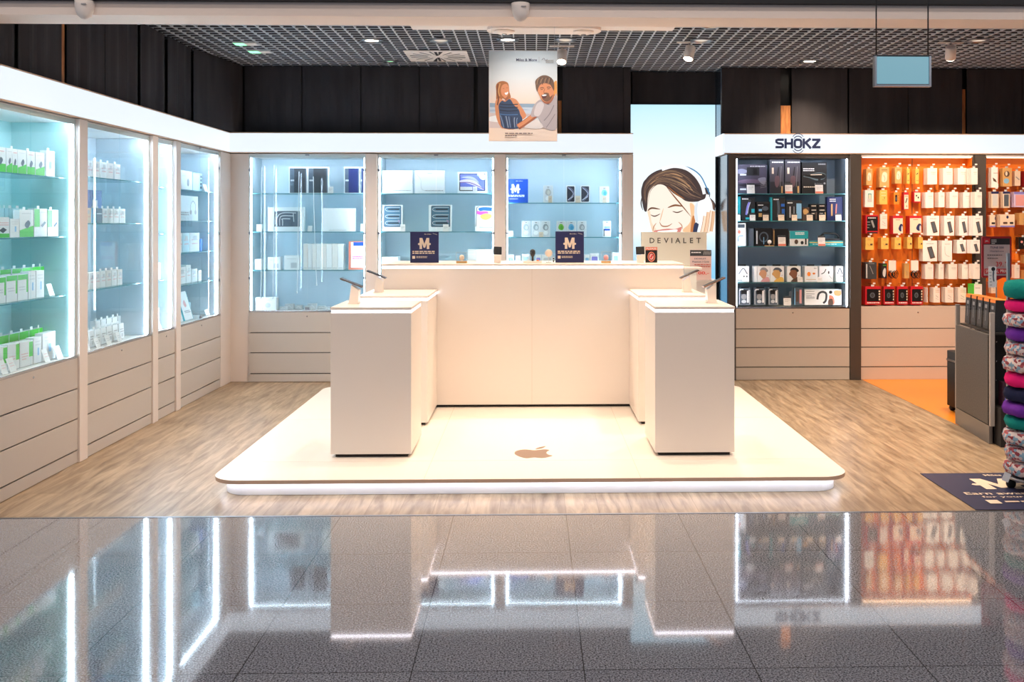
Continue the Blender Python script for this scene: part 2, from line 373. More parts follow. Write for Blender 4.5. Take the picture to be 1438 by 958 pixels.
# ---------------------------------------------------------------- glowing fascias
def fascia(x0, x1, y0, y1, label, fronts, name='fascia_lightbox'):
    t = thing(name, ((x0 + x1) / 2, (y0 + y1) / 2, ZF0), label, 'light box')
    ox_, oy_ = (x0 + x1) / 2, (y0 + y1) / 2
    mb = MB(); mb.box((x0 - ox_, y0 - oy_, .002), (x1 - ox_, y1 - oy_, ZF1 - ZF0), 'white_lam'); mb.build('housing', t)
    for side in fronts:
        f = MB(); e = MB(); h = ZF1 - ZF0
        if side == 'S':
            f.box((x0 - ox_, y0 - oy_ - .012, .012), (x1 - ox_, y0 - oy_ - .001, h - .008), 'fascia')
            e.box((x0 - ox_, y0 - oy_ - .014, h - .008), (x1 - ox_, y0 - oy_ - .001, h), 'fascia_trim'); e.box((x0 - ox_, y0 - oy_ - .014, .002), (x1 - ox_, y0 - oy_ - .001, .012), 'fascia_trim')
        if side == 'E':
            f.box((x1 - ox_ + .001, y0 - oy_, .012), (x1 - ox_ + .012, y1 - oy_, h - .008), 'fascia')
            e.box((x1 - ox_ + .001, y0 - oy_, h - .008), (x1 - ox_ + .014, y1 - oy_, h), 'fascia_trim'); e.box((x1 - ox_ + .001, y0 - oy_, .002), (x1 - ox_ + .014, y1 - oy_, .012), 'fascia_trim')
        if side == 'W':
            f.box((x0 - ox_ - .012, y0 - oy_, .004), (x0 - ox_ - .001, y1 - oy_, h), 'fascia')
        f.build('glowing_front', t)
        if e.v: e.build('edge_trim', t)
    return t
XBR = PX(889, D)
fascia(XL - .46, XL, YS + .29, D - .014, 'glowing white fascia band along the side wall of glass cabinets', 'E')
fascia(XL - .46, XBR, D, D + .46, 'glowing white fascia band over the three white rear cabinets', 'S')
XA = PX(1017, D)
fs = fascia(XA, XR - .01, D, D + .42, 'glowing white fascia band with dark blue lettering between curved arcs', 'SW')
# lettering, drawn as strokes
def logo_shokz():
    a = Art(1, 1, 0, T=lambda u, v: (u + .5, v)); cx = PX(1120, D) ; w = PX(1151, D) - PX(1088, D); lh = .098; z0 = PZ(1120, 208.6, D)
    a = Art(1, 1, D - .0125, T=lambda u, v: (u + .5, v), step=.0006)
    navy = 'ink_logo'; mat(navy, '#20305e', .5); th = .024; x = cx - w / 2; cw = w / 5.35; g = (w - 5 * cw) / 4
    def X(i, f): return x + i * (cw + g) + f * cw
    t2 = th / 2
    S = [(X(0, 1), z0 + lh - t2), (X(0, .3), z0 + lh - t2), (X(0, .1), z0 + lh * .82), (X(0, .1), z0 + lh * .66), (X(0, .3), z0 + lh * .52), (X(0, .7), z0 + lh * .48), (X(0, .9), z0 + lh * .34), (X(0, .9), z0 + lh * .2), (X(0, .7), z0 + t2), (X(0, 0), z0 + t2)]
    a.line(navy, S, th, smooth=False)
    for f in (.12, .88): a.line(navy, [(X(1, f), z0), (X(1, f), z0 + lh)], th, False)
    a.line(navy, [(X(1, .12), z0 + lh / 2), (X(1, .88), z0 + lh / 2)], th, False)
    ox_ = (X(2, .5)); oz = z0 + lh / 2; r = .2
    pts = []
    for k in range(25):
        t = 2 * PI * k / 24; ex = abs(math.cos(t)) ** .6 * (1 if math.cos(t) > 0 else -1); ez = abs(math.sin(t)) ** .6 * (1 if math.sin(t) > 0 else -1)
        pts.append((ox_ + ex * (cw / 2 - t2 * .8), oz + ez * (lh / 2 - t2)))
    a.line(navy, pts, th, False)
    a.line(navy, [(X(3, .1), z0), (X(3, .1), z0 + lh)], th, False); a.line(navy, [(X(3, .2), z0 + lh / 2), (X(3, .92), z0 + lh)], th, False); a.line(navy, [(X(3, .35), z0 + lh * .56), (X(3, .95), z0)], th, False)
    a.line(navy, [(X(4, 0), z0 + lh - t2), (X(4, 1), z0 + lh - t2)], th, False); a.line(navy, [(X(4, 0), z0 + t2), (X(4, 1), z0 + t2)], th, False); a.line(navy, [(X(4, .88), z0 + lh - t2), (X(4, .14), z0 + t2)], th * 1.1, False)
    for rr, ww in ((.075, .009), (.1, .006)):
        for sg in (1, -1):
            a.line(navy, [(ox_ + rr * .72 * math.sin(q / 10), oz + sg * (rr * 1.02 * math.cos(q / 10) - .004)) for q in range(-8, 9, 2)], ww, True)
    # printed in world frame: parent to the fascia
    o = a.build('lettering', fs); o.location = (-fs.location.x, -fs.location.y, -fs.location.z); return o
logo_shokz()

# ================================================================ cabinets
def drawers(t, w, zs, m='drawer', keyhole=True, y=0.0):
    for i in range(3):
        mb = MB(); mb.box((.003, y - .019, zs[i + 1] + .004), (w - .003, y, zs[i] - .004), m, bev=.0012); d = mb.build('drawer', t)
        if i == 0 and keyhole:
            k = MB(); k.lathe([(.007, 0), (.007, .003), (.003, .003)], 'chrome', 12, Matrix.Rotation(PI / 2, 4, 'X')); k.build('lock', d, (w / 2, y - .019, zs[0] - .045))
    mb = MB(); mb.box((.003, y - .017, .004), (w - .003, y, zs[3] - .005), m); mb.build('plinth', t)
def cabinet(x, y, rz, w, shelves, label, zs, inner='cab_inner', doors=2, leds='both', shell='white_lam', dm='drawer', depth=.42, name='display_cabinet', hinges=True, ledm='led_cool', pegs=None):
    t = thing(name, (x, y, 0), label, 'display cabinet', rz)
    c = MB(); zd = zs[0]
    c.box((0, .001, .003), (.012, depth, 2.24), shell); c.box((w - .012, .001, .003), (w, depth, 2.24), shell)
    c.box((.012, depth - .012, .003), (w - .012, depth, 2.24), shell); c.box((.012, .003, 2.215), (w - .012, depth - .012, 2.24), shell)
    c.box((.012, .012, .003), (w - .012, depth - .012, zd - .012), 'gap'); c.build('body', t)
    k = MB(); k.box((.012, -.008, zd - .012), (w - .012, depth - .012, zd), 'white_gloss'); k.box((.004, -.02, zd - .006), (w - .004, -.008, zd + .012), 'chrome', bev=.002); k.build('deck', t)
    b = MB(); b.box((.013, depth - .02, zd + .002), (w - .013, depth - .0125, 2.214), inner)
    b.box((.0125, .03, zd + .002), (.018, depth - .02, 2.214), inner); b.box((w - .018, .03, zd + .002), (w - .0125, depth - .02, 2.214), inner); b.build('lining', t)
    drawers(t, w, zs, dm)
    for z in shelves:
        s = MB(); x0, x1, y0, y1 = .019, w - .019, .05, depth - .022
        s.box((x0, y0 + .0015, z - .007), (x1, y1, z - .0005), 'shelf_glass'); s.box((x0, y0, z - .007), (x1, y0 + .0014, z - .0005), 'shelf_edge')
        o = s.build('glass_shelf', t)
        if hinges:
            for xx in (x0, x1):
                q = MB(); q.box((xx - .003, y0 + .03, z - .013), (xx + .003, y0 + .045, z - .008), 'chrome'); q.build('shelf_pin', o)
    l = MB(); l.box((.03, .014, 2.2075), (w - .03, .030, 2.2135), ledm); l.build('led_or_fill_strip', t)  # added fill strip, kept out of view, to brighten the products
    l = MB(); l.box((.0125, .003, 2.203), (w - .0125, .0115, 2.2145), shell); l.build('fill_strip_rail', t)  # added rail that hides the fill strip from the camera
    for sd in ((0, 1) if leds == 'both' else (leds,)):
        l = MB(); xx = .014 if sd == 0 else w - .014; x2 = xx + (.0075 if sd == 0 else -.0075)
        l.box((xx, .012, zd + .02), (x2, .027, 2.20), ledm); l.build('led_or_fill_strip', t)
    n = doors
    for i in range(n):
        a, b_ = w * i / n, w * (i + 1) / n; gp = .002
        g = MB(); g.box((a + gp + (.002 if i == 0 else 0), -.007, zd + .016), (b_ - gp - (.002 if i == n - 1 else 0), -.001, 2.232), 'clear_glass'); o = g.build('glass_door', t)
        if hinges and n == 2:
            xx = .012 if i == 0 else w - .012
            for zz in (1.02, 1.46, 2.08):
                h = MB(); h.box((xx - .013, -.014, zz - .012), (xx + .013, -.0075, zz + .012), 'steel', bev=.002); h.build('hinge', o)
            if i == 0:
                h = MB(); h.box((w / 2 - .022, -.018, zd + .018), (w / 2 + .022, -.0075, zd + .045), 'steel', bev=.002); h.build('door_lock', o)
                h = MB(); h.box((w / 2 - .02, -.012, 2.222), (w / 2 + .02, -.0075, 2.236), 'steel'); h.build('catch', o)
    return t
ZSL = [.69, .485, .288, .084]; ZSR = [.715, .51, .325, .13]
SHL = [1.855, 1.475, 1.095]
def bay(px0, px1): return PX(px0, D), PX(px1, D) - PX(px0, D)
CABS = {}
x, w = bay(349.5, 514); CABS['A'] = cabinet(x, D, 0, w, SHL, 'white glass door cabinet nearest the room corner, with tablet cartons and loose cables', ZSL)
x, w = bay(530.5, 694.5); CABS['B'] = cabinet(x, D, 0, w, [1.855, 1.475, 1.095], 'middle white glass door cabinet holding tablet cartons on its shelves', ZSL)
x, w = bay(710, 873.5); CABS['C'] = cabinet(x, D, 0, w, [1.763, 1.42, 1.05], 'white glass door cabinet beside the portrait alcove, filled with phone cartons', ZSL)
x, w = bay(1032.5, 1192.5); CABS['D'] = cabinet(x, D, 0, w, [1.855, 1.583, 1.328, .967], 'dark lined cabinet below the blue fascia lettering, filled with grooming devices and headsets', ZSR, inner='cab_dark', doors=0, hinges=False, ledm='led_cool_soft', shell='pillar_dark')
def lbay(a, b): return PY(a, XL), PY(b, XL) - PY(a, XL)
yy, w = YS + .06, PY(105.5, XL) - YS - .06; CABS['L1'] = cabinet(XL, yy, PI / 2, w, SHL, 'side wall glass cabinet nearest the shop front, with green and white cartons', ZSL, inner='cab_inner_green', doors=2, hinges=False)
yy, w = lbay(117, 209.5); CABS['L2'] = cabinet(XL, yy, PI / 2, w, [1.88, 1.56, 1.10], 'side wall glass cabinet with rows of small white packs and a blue card', ZSL, doors=2, hinges=False)
yy, w = lbay(217, 242.5); CABS['L3'] = cabinet(XL, yy, PI / 2, w, SHL, 'narrow side wall glass cabinet between two wider ones', ZSL, doors=1)
yy, w = lbay(249, 307); CABS['L4'] = cabinet(XL, yy, PI / 2, w, [1.855, 1.58, 1.30, 1.02], 'side wall glass cabinet closest to the room corner, with headphone cartons', ZSL, doors=2)
def pil(name, a, b, m): mb = MB(); mb.box(a, b, m, bev=.002); return struct(mb.build(name))
n_ = [0]
def trim(a, b, m):
    n_[0] += 1; return pil(f'trim_{n_[0]}', a, b, m)
def bpil(p0, p1, m='pillar_white', y0=-.03, z1=2.24): return trim((PX(p0, D) + .001, D + y0, 0.001), (PX(p1, D) - .001, D + .44, z1), m)
bpil(320, 349.5, y0=.0); bpil(514, 530.5); bpil(694.5, 710); bpil(873.5, 889, z1=2.24)
bpil(1022, 1032.5, 'pillar_dark'); bpil(1192.5, 1208, 'pillar_dark'); bpil(1368, 1383, 'pillar_dark')
def lpil(p0, p1): return trim((XL - .44, PY(p0, XL) + .001, .001), (XL + .03, PY(p1, XL) - .001, 2.24), 'pillar_white')
lpil(105.5, 117); lpil(209.5, 217); lpil(242.5, 249)
trim((XL - .44, PY(307, XL) + .001, .001), (XL + .02, D + .44, 2.24), 'pillar_white')
trim((XL - .44, YS - .0, .001), (XL + .03, YS + .059, 2.66), 'pillar_white')

# orange slatwall bays
def slatbay(px0, px1, label, pegs):
    x, w = bay(px0, px1); t = thing('slatwall_unit', (x, D, 0), label, 'slatwall')
    c = MB(); zd = ZSR[0] + .015
    c.box((0, .001, .003), (.012, .42, 2.24), 'pillar_dark'); c.box((w - .012, .001, .003), (w, .42, 2.24), 'pillar_dark'); c.box((.012, .405, .003), (w - .012, .42, 2.24), 'pillar_dark'); c.box((.012, .003, 2.22), (w - .012, .405, 2.24), 'white_lam')
    c.box((.012, .012, .003), (w - .012, .40, zd - .03), 'gap'); c.build('body', t)
    k = MB(); k.box((.003, -.02, zd - .02), (w - .003, .40, zd), 'drawer', bev=.002); k.build('deck', t)
    b = MB(); b.box((.013, .13, zd + .002), (w - .013, .15, 2.218), 'orange_wall'); b.box((.0125, .02, zd + .002), (.018, .13, 2.218), 'orange_wall'); b.box((w - .018, .02, zd + .002), (w - .0125, .13, 2.218), 'orange_wall')
    for i in range(1, 2): b.box((w * i / 2 - .002, .128, zd + .002), (w * i / 2 + .002, .1301, 2.218), 'charcoal')
    b.build('back_panel', t)
    drawers(t, w, ZSR)
    l = MB(); l.box((.03, .006, 2.212), (w - .03, .02, 2.219), 'fill_strip_warm'); l.build('led_or_fill_strip', t)  # added fill glow for the packs and panel, not a real fitting
    return t
mat('fill_strip_warm', '#ffdcb4', emit=3)
SB1 = slatbay(1208, 1368, 'orange slatwall bay with pegs of cables and screen protector packs', None)
SB2 = slatbay(1383, 1545, 'orange slatwall bay at the picture edge behind the red framed price sign', None)

# ---------------------------------------------------------------- portrait light box in its alcove
YB = 9.96
mat('side_gloss', '#7f8c98', .14, .9)
trim((PX(1022, D), D + .001, .001), (PX(1022, D) + .02, YB + .1, 2.24), 'side_gloss') if False else None
sbox('wall_alcove_right', (PX(1022, D) - .012, D - .02, .001), (PX(1022, D) - .0005, YB + .04, 2.24), 'side_gloss')
sbox('wall_alcove_upper', (XA + .0, D + .18, ZF1 + .002), (XA + .012, YB + .04, 3.4), 'side_gloss')
lb0, lb1, lbz = XBR + .006, PX(1004.5, YB), PZ(945, 147, YB)
t = thing('portrait_light_box', ((lb0 + lb1) / 2, YB, 0), 'tall glowing light box showing a smiling woman wearing white headphones', 'light box')
W_ = lb1 - lb0
mb = MB(); mb.box((-W_ / 2 - .004, .002, .02), (W_ / 2 + .022, .07, lbz + .004), 'black'); mb.build('frame', t)
fm = emis_grad('film_sky', [(0, '#58b6ec'), (.38, '#8ccaf0'), (.52, '#e9f5fa'), (.8, '#e4f3fa'), (.97, '#c4e8fb'), (1, '#b8e4fa')], .05, lbz, .62)
def T_lb(cx, cy):
    px, py = 880 + cx / 4.564, 220 + cy / 4.564
    return ((PX(px, YB) - lb0) / W_, PZ(px, py, YB) / lbz)
mb = MB(); mb.box((-W_ / 2, 0, .03), (W_ / 2, .0019, lbz), fm); mb.build('backlit_film', t)
a = Art(W_, lbz, 0, T=T_lb, step=.0002)
S1, HD, HM, HL = lit('#fff0e0', .97), lit('#4b3d3c', .85), lit('#7a5c4c', .9), lit('#b98f6a', .95)
a.blob(HD, [(470, 215), (520, 200), (528, 240), (505, 262), (560, 300), (566, 345), (540, 320), (500, 290)])         # hair behind the ear
a.line(HM, [(505, 250), (545, 290), (560, 340)], .02)
a.blob(S1, [(130, 300), (138, 220), (180, 178), (260, 170), (350, 220), (420, 280), (440, 330), (440, 420), (430, 500), (300, 640), (200, 560), (160, 470), (140, 390), (128, 350)])
a.blob(lit('#f7c79a', .95), [(405, 300), (436, 320), (440, 400), (428, 490), (385, 500), (360, 470), (400, 430), (412, 380)])
a.blob(lit('#c98049', .9), [(424, 380), (440, 400), (432, 490), (410, 500), (412, 440)])
a.blob(lit('#fbdcc0', .97), [(135, 350), (150, 350), (160, 420), (190, 470), (165, 480), (145, 410)])
a.blob(lit('#39415f', .8), [(434, 430), (462, 425), (455, 465), (445, 500), (425, 500)])
a.blob(HD, [(112, 345), (98, 285), (93, 215), (110, 165), (145, 120), (200, 88), (270, 74), (345, 74), (410, 100), (462, 155), (500, 215), (508, 262), (470, 285), (420, 290), (378, 284), (345, 262), (300, 235), (262, 200), (235, 182), (205, 178), (170, 192), (146, 222), (136, 262), (133, 310), (128, 350)], 6)
for p, wd, mm in [([(120, 280), (118, 200), (150, 150), (220, 110), (300, 95)], .016, HM), ([(150, 180), (210, 130), (290, 110), (360, 130)], .022, HL), ([(180, 150), (250, 110), (330, 105), (400, 150), (450, 210)], .018, HM),
                  ([(250, 180), (310, 190), (370, 240), (440, 270)], .016, HM), ([(230, 130), (300, 130), (380, 170), (430, 230)], .02, HL), ([(300, 170), (360, 190), (410, 240), (480, 268)], .010, lit('#9c7a66', .9)), ([(270, 150), (340, 165), (400, 205)], .008, lit('#d9b184', .95))]:
    a.line(mm, p, wd, taper=True)
import itertools
g1 = [(118, 300), (108, 215), (150, 135), (240, 88), (330, 82), (420, 130), (488, 230)]; g2 = [(136, 300), (150, 222), (200, 180), (262, 178), (335, 222), (400, 262), (470, 270)]
for k in range(26):
    f = (k + .5) / 26; j = rnd.uniform(-.04, .04); s0 = rnd.randint(0, 2); s1 = rnd.randint(5, 7)
    pts = [(a_[0] * (1 - f - j) + b_[0] * (f + j) + rnd.uniform(-3, 3), a_[1] * (1 - f - j) + b_[1] * (f + j) + rnd.uniform(-3, 3)) for a_, b_ in zip(g1, g2)][s0:s1]
    a.line(lit(['#5b4844', '#6f574a', '#8d7059', '#3f3436', '#a98a6b', '#7b6152'][k % 6], .9), pts, rnd.uniform(.004, .009), taper=True)
for pts in ([(100, 250), (92, 300), (104, 345)], [(128, 140), (108, 170), (96, 215)], [(505, 215), (530, 232), (528, 268)], [(520, 255), (562, 300), (560, 352)]): a.line(HD, pts, .012, taper=True)
a.line(lit('#8a4f2c', .9), [(252, 190), (300, 250), (352, 312), (412, 385)], .013, taper=True)
a.line(lit('#a8683c', .9), [(262, 190), (320, 240), (370, 270)], .012, taper=True)
a.line(lit('#6f4a38', .9), [(134, 348), (160, 330), (215, 338)], .018, taper=True)
a.line(lit('#8a5a3c', .9), [(262, 328), (310, 312), (362, 320)], .02, taper=True)
a.line(lit('#5d4034', .9), [(152, 372), (180, 382), (216, 366)], .012, taper=True)
a.line(lit('#5d4034', .9), [(292, 350), (325, 358), (362, 344)], .012, taper=True)
a.line(lit('#b07a5a', .95), [(210, 418), (226, 444), (262, 446), (292, 428)], .013, taper=True)
a.line(lit('#e8b896', .97), [(236, 330), (222, 380), (212, 418)], .010, taper=True)
a.blob(lit('#d9857c', .95), [(172, 478), (215, 468), (262, 462), (310, 464), (352, 452), (330, 500), (260, 530), (200, 510)])
a.blob(lit('#fffaf4', 1), [(196, 480), (260, 472), (325, 468), (300, 500), (240, 505)])
a.line(lit('#c08a66', .95), [(190, 425), (172, 452), (168, 480)], .010, taper=True)
a.line(lit('#c08a66', .95), [(330, 418), (352, 440), (356, 466)], .010, taper=True)
WH, WS, WB = lit('#fcfdfe', 1), lit('#dfe6ee', .97), lit('#3f86b8', .85)
a.line(WB, [(320, 62), (400, 72), (470, 120), (512, 200), (530, 240)], .012)
a.line(WH, [(225, 82), (300, 62), (380, 76), (440, 120), (480, 180), (498, 240)], .034)
a.line(WS, [(455, 130), (490, 190), (506, 240)], .006)
a.blob(WH, [(438, 310), (465, 285), (500, 270), (512, 240), (530, 262), (548, 310), (545, 380), (500, 425), (458, 430), (436, 400), (433, 350)])
a.blob(WS, [(438, 310), (456, 292), (452, 350), (458, 420), (440, 405), (433, 350)])
for i, (x0, y0, x1, y1) in enumerate([(478, 490, 500, 380), (500, 490, 522, 355), (520, 490, 542, 345), (540, 480, 556, 350)]):
    a.line(lit(['#ffe2c8', '#f4cba8', '#ffe6d0', '#e9bd98'][i], .97), [(x0, y0), ((x0 + x1) / 2 + 3, (y0 + y1) / 2), (x1, y1)], .034)
    a.line(lit('#c48a64', .9), [(x0 - 6, y0), ((x0 + x1) / 2 - 5, (y0 + y1) / 2), (x1 - 7, y1)], .005)
a.build('portrait_print', t)
# ================================================================ platform and counters
def rr(x0, y0, x1, y1, r, n=8):
    p = []
    for cx, cy, a0 in ((x1 - r, y0 + r, -90), (x1 - r, y1 - r, 0), (x0 + r, y1 - r, 90), (x0 + r, y0 + r, 180)):
        for k in range(n + 1): a = math.radians(a0 + 90 * k / n); p.append((cx + r * math.cos(a), cy + r * math.sin(a)))
    return p
PZT = .10
pxa, pya = PG(455, 543, PZT); py0 = PG(748, 672.5, PZT)[1]; pyb = PG(748, 541, PZT)[1]
px0, px1 = -1.845, 1.845
m = mat('platform_top', '#f3ebe2', .32)
t = thing('display_platform', (0, (py0 + pyb) / 2, 0), 'low white platform with rounded corners and glowing underside, carrying the counters', 'platform')
yo = (py0 + pyb) / 2
mb = MB(); mb.prism([(x, y - yo) for x, y in rr(px0, py0, px1, pyb, .17, 10)], .078, PZT, m, sidem=mat('platform_edge', '#cdb4a2', .4))
mb.build('top_panel', t)
mb = MB(); mb.keepn = True
mat('seam', '#d3c4b6', .6)
for sx in (-.62, .62): mb.box((sx - .001, py0 - yo + .004, PZT), (sx + .001, pyb - yo - .004, PZT + .0004), 'seam')
for sy in (5.93, 7.2): mb.box((px0 + .004, sy - yo - .001, PZT), (px1 - .004, sy - yo + .001, PZT + .0004), 'seam')
mb.build('panel_seam', t)
mb = MB(); mb.prism([(x, y - yo) for x, y in rr(px0 + .055, py0 + .055, px1 - .055, pyb - .055, .15, 10)], .002, .0775, mat('skirt', '#f4f4f6', .45)); mb.build('skirt', t)
mb = MB(); o_ = rr(px0 + .03, py0 + .03, px1 - .03, pyb - .03, .15, 10); i_ = rr(px0 + .042, py0 + .042, px1 - .042, pyb - .042, .15, 10); n = len(o_)
mb.add([(p[0], p[1] - yo, .0705) for p in o_] + [(p[0], p[1] - yo, .0705) for p in i_] + [(p[0], p[1] - yo, .0775) for p in o_] + [(p[0], p[1] - yo, .0775) for p in i_],
       [[k, (k + 1) % n, n + (k + 1) % n, n + k] for k in range(n)] + [[2 * n + k, 3 * n + k, 3 * n + (k + 1) % n, 2 * n + (k + 1) % n] for k in range(n)] + [[k, 2 * n + k, 2 * n + (k + 1) % n, (k + 1) % n] for k in range(n)] + [[n + k, n + (k + 1) % n, 3 * n + (k + 1) % n, 3 * n + k] for k in range(n)], 'led_base')
mb.build('led_or_fill_strip', t)
# fruit emblem inlaid in the platform top
ga = PG(748, 636, PZT)
x0, x1 = PG(721.5, 636, PZT)[0], PG(776, 636, PZT)[0]; ya, yb2 = PG(748, 643.5, PZT)[1], PG(748, 631.5, PZT)[1]; yl = PG(748, 627, PZT)[1]
cx = (x0 + x1) / 2; w2 = (x1 - x0) / 2
# measured on the photo: stalk side points to the back; the bite is at the right
def e2(u, v): return (cx + u * w2, ya + (v) * (yb2 - ya) - yo)
body = [(-.96, .58), (-.90, .80), (-.68, .95), (-.42, 1.0), (-.18, .95), (.08, .90), (.32, .95), (.55, 1.0), (.74, .98), (.84, .90)]
body += [(.74, .78), (.68, .62), (.72, .46), (.82, .34), (.98, .26)]
body += [(.86, .16), (.66, .05), (.44, .0), (.24, .03), (.06, .07), (-.12, .03), (-.32, -.01), (-.52, .06), (-.72, .2), (-.88, .38)]
mb = MB(); mat('inlay', '#8d7466', .45)
mb.prism([e2(*q) for q in spline(body, 3)], PZT - .001, PZT + .0012, 'inlay')
leaf = [(.12, 1.06), (.2, 1.17), (.38, 1.3), (.62, 1.4), (.66, 1.4), (.58, 1.25), (.42, 1.12), (.22, 1.05)]
mb.prism([e2(*q) for q in spline(leaf, 3)], PZT - .001, PZT + .0012, 'inlay')
tag(mb.build('floor_emblem', None, (0, yo, 0)), 'brushed metal fruit emblem with a bite, set flush in the platform', 'emblem')

mat('counter_white', '#e9e0d8', .36); mat('counter_top', '#f1e6dc', .3)
def counter(x0, x1, y0, y1, zt, label, joints=()):
    cx_, cy_ = (x0 + x1) / 2, (y0 + y1) / 2; t = thing('display_counter', (cx_, cy_, PZT), label, 'counter'); a, b = (x1 - x0) / 2, (y1 - y0) / 2; h = zt - PZT
    mb = MB(); mb.box((-a, -b, .022), (a, b, h - .036), 'counter_white', bev=.002)
    for j in joints: mb.box((j - .0012, -b - .0006, .03), (j + .0012, -b + .002, h - .040), 'seam')
    mb.build('body', t)
    mb = MB(); mb.box((-a + .025, -b + .025, .0015), (a - .025, b - .025, .022), 'gap' ); mb.build('plinth', t)
    mb = MB(); mb.box((-a + .014, -b + .014, h - .036), (a - .014, b - .014, h - .019), 'counter_white'); mb.build('recess', t)
    mb = MB()
    for q in (((-a + .004, -b + .004), (a - .004, -b + .0135)), ((-a + .004, b - .0135), (a - .004, b - .004)), ((-a + .004, -b + .0136), (-a + .0135, b - .0136)), ((a - .0135, -b + .0136), (a - .004, b - .0136))):
        mb.box((q[0][0], q[0][1], h - .0355), (q[1][0], q[1][1], h - .0195), 'led_strip_white')
    mb.build('led_or_fill_strip', t)
    mb = MB(); mb.box((-a - .002, -b - .002, h - .019), (a + .002, b + .002, h), 'counter_top', bev=.003); mb.build('counter_top', t)
    return t
yf = PG(525, 643, PZT)[1]; ZCN = PZ(525, 431.5, yf)
xa, xb = PX(464, yf), PX(577.5, yf); W1 = .5
xa = xb - W1
counter(xa, xb, yf, yf + .54, ZCN, 'front counter on the side of the white drawers, grey front, one phone stand on top')
yr = PG(600, 598, PZT)[1]
YCB = PG(748, 572, PZT)[1]
counter(xa, xb, yr, YCB - .004, ZCN, 'low counter tucked behind the one nearest the white side cabinets')
xc, xd = PX(920, yf), PX(1031, yf); xd = xc + W1
counter(xc, xd, yf, yf + .54, ZCN, 'front counter nearest the orange wall, grey front, gold phone on its stand')
counter(xc, xd, yr, YCB - .004, ZCN, 'low counter tucked behind the one nearest the orange wall')
ZB = PZ(748, 370.5, YCB); xe, xf = PX(535.5, YCB), PX(960, YCB)
counter(xe, xf, YCB, YCB + .62, ZB, 'long tall rear counter across the platform carrying two navy signs', joints=((PX(747, YCB) - (xe + xf) / 2),))

# ---------------------------------------------------------------- phones on angled stands
def phone_stand(x, y, z, lean, dirn, label, plabel, col):
    """a wedge post with a slab phone; dirn=-1: phone rises towards -x"""
    t = thing('phone_stand', (x, y, z + .001), label, 'phone stand')
    mb = MB(); s = -dirn
    pts = [(-.030, 0), (.030, 0), (.034 if s > 0 else .012, .088 if s > 0 else .122), (-.012 if s > 0 else -.034, .122 if s > 0 else .088)]
    Mx = Matrix(((1, 0, 0, 0), (0, 0, -1, .04), (0, 1, 0, 0), (0, 0, 0, 1)))
    mb.prism(pts, 0, .08, 'counter_top', Mx); mb.build('post', t)
    mb = MB(); mb.box((-.036, -.045, 0), (.036, .045, .004), 'counter_top', bev=.001); mb.build('foot', t)
    p = thing('smartphone', (x + s * .011 - s * .015 + dirn * .012, y, z + .134), plabel, 'phone'); p.rotation_euler = (0, dirn * -lean if dirn < 0 else -lean, 0)
    p.rotation_euler = (0, lean if dirn < 0 else -lean, 0)
    mb = MB(); mb.box((-.077, -.037, -.0015), (.077, .037, .0065), col, bev=.002); mb.build('body', p)
    mb = MB(); mb.box((-.074, -.034, .0066), (.074, .034, .0072), 'black'); mb.build('screen', p)
    mb = MB(); mb.box((dirn * .074, -.03, -.004), (dirn * .045, .0, -.0016), 'dark'); mb.build('camera_bump', p)
mat('bronze', '#8a7264', .3, .8); mat('rosegold', '#c9987c', .25, .8); mat('graph', '#50545c', .3, .7)
zt = ZCN
ys_ = yf + .27
phone_stand(PX(497.5, ys_), ys_, zt, math.radians(22), -1, 'small beige stand on the front counter nearest the white side cabinets', 'bronze phone tilted on its stand, front counter on the white side', 'bronze')
ys_ = (yr + YCB) / 2
phone_stand(PX(532, ys_), ys_, zt, math.radians(22), -1, 'small beige stand on the rear low counter on the white side', 'dark grey phone tilted on its stand, low rear counter, white side', 'graph')
ys_ = yf + .27
phone_stand(PX(999, ys_), ys_, zt, math.radians(24), 1, 'small beige stand on the front counter beside the orange wall', 'rose gold phone tilted on the front counter beside the orange wall', 'rosegold')
ys_ = (yr + YCB) / 2
phone_stand(PX(965, ys_), ys_, zt, math.radians(24), 1, 'small beige stand on the low rear counter below the price board', 'slim grey phone on the low rear counter below the price board', 'bronze')

# ---------------------------------------------------------------- things on the rear counter
ZT = ZB + .001
YQ = YCB + .30
mat('sign_navy', '#262a5c', .45)
def Tpx(px0, py0, px1, py1):
    return None
def big_m(a, m, u0, v0, u1, v1):
    w, h = u1 - u0, v1 - v0; P = lambda p, q: (u0 + w * p, v0 + h * q)
    a.poly(m, [P(.13, 0), P(.32, 0), P(.32, .52), P(.44, .12), P(.56, .12), P(.68, .52), P(.68, 0), P(.87, 0), P(.87, .36), P(.95, .36), P(1, .45), P(.95, .54), P(.87, .54), P(.87, 1), P(.66, 1), P(.5, .46), P(.34, 1), P(.13, 1), P(.13, .54), P(.05, .54), P(0, .45), P(.05, .36), P(.13, .36)])
def m_sign_art(a, ink='cream'):
    big_m(a, ink, .27, .44, .73, .80)
    a.text(ink, 'Miles & More', .50, .905, .0085, width=a.w * .24)
    for k in range(3): a.line(ink, [(.79 + k * .05, .93 - k * .012), (.82 + k * .05, .945 - k * .012), (.85 + k * .05, .92 - k * .012)], .002)
    a.lines(ink, .08, .86, [.345, .29], .035); a.lines(ink, .22, .6, [.19, .155], .018); a.rrect(ink, .08, .13, .18, .22, .01, .01)
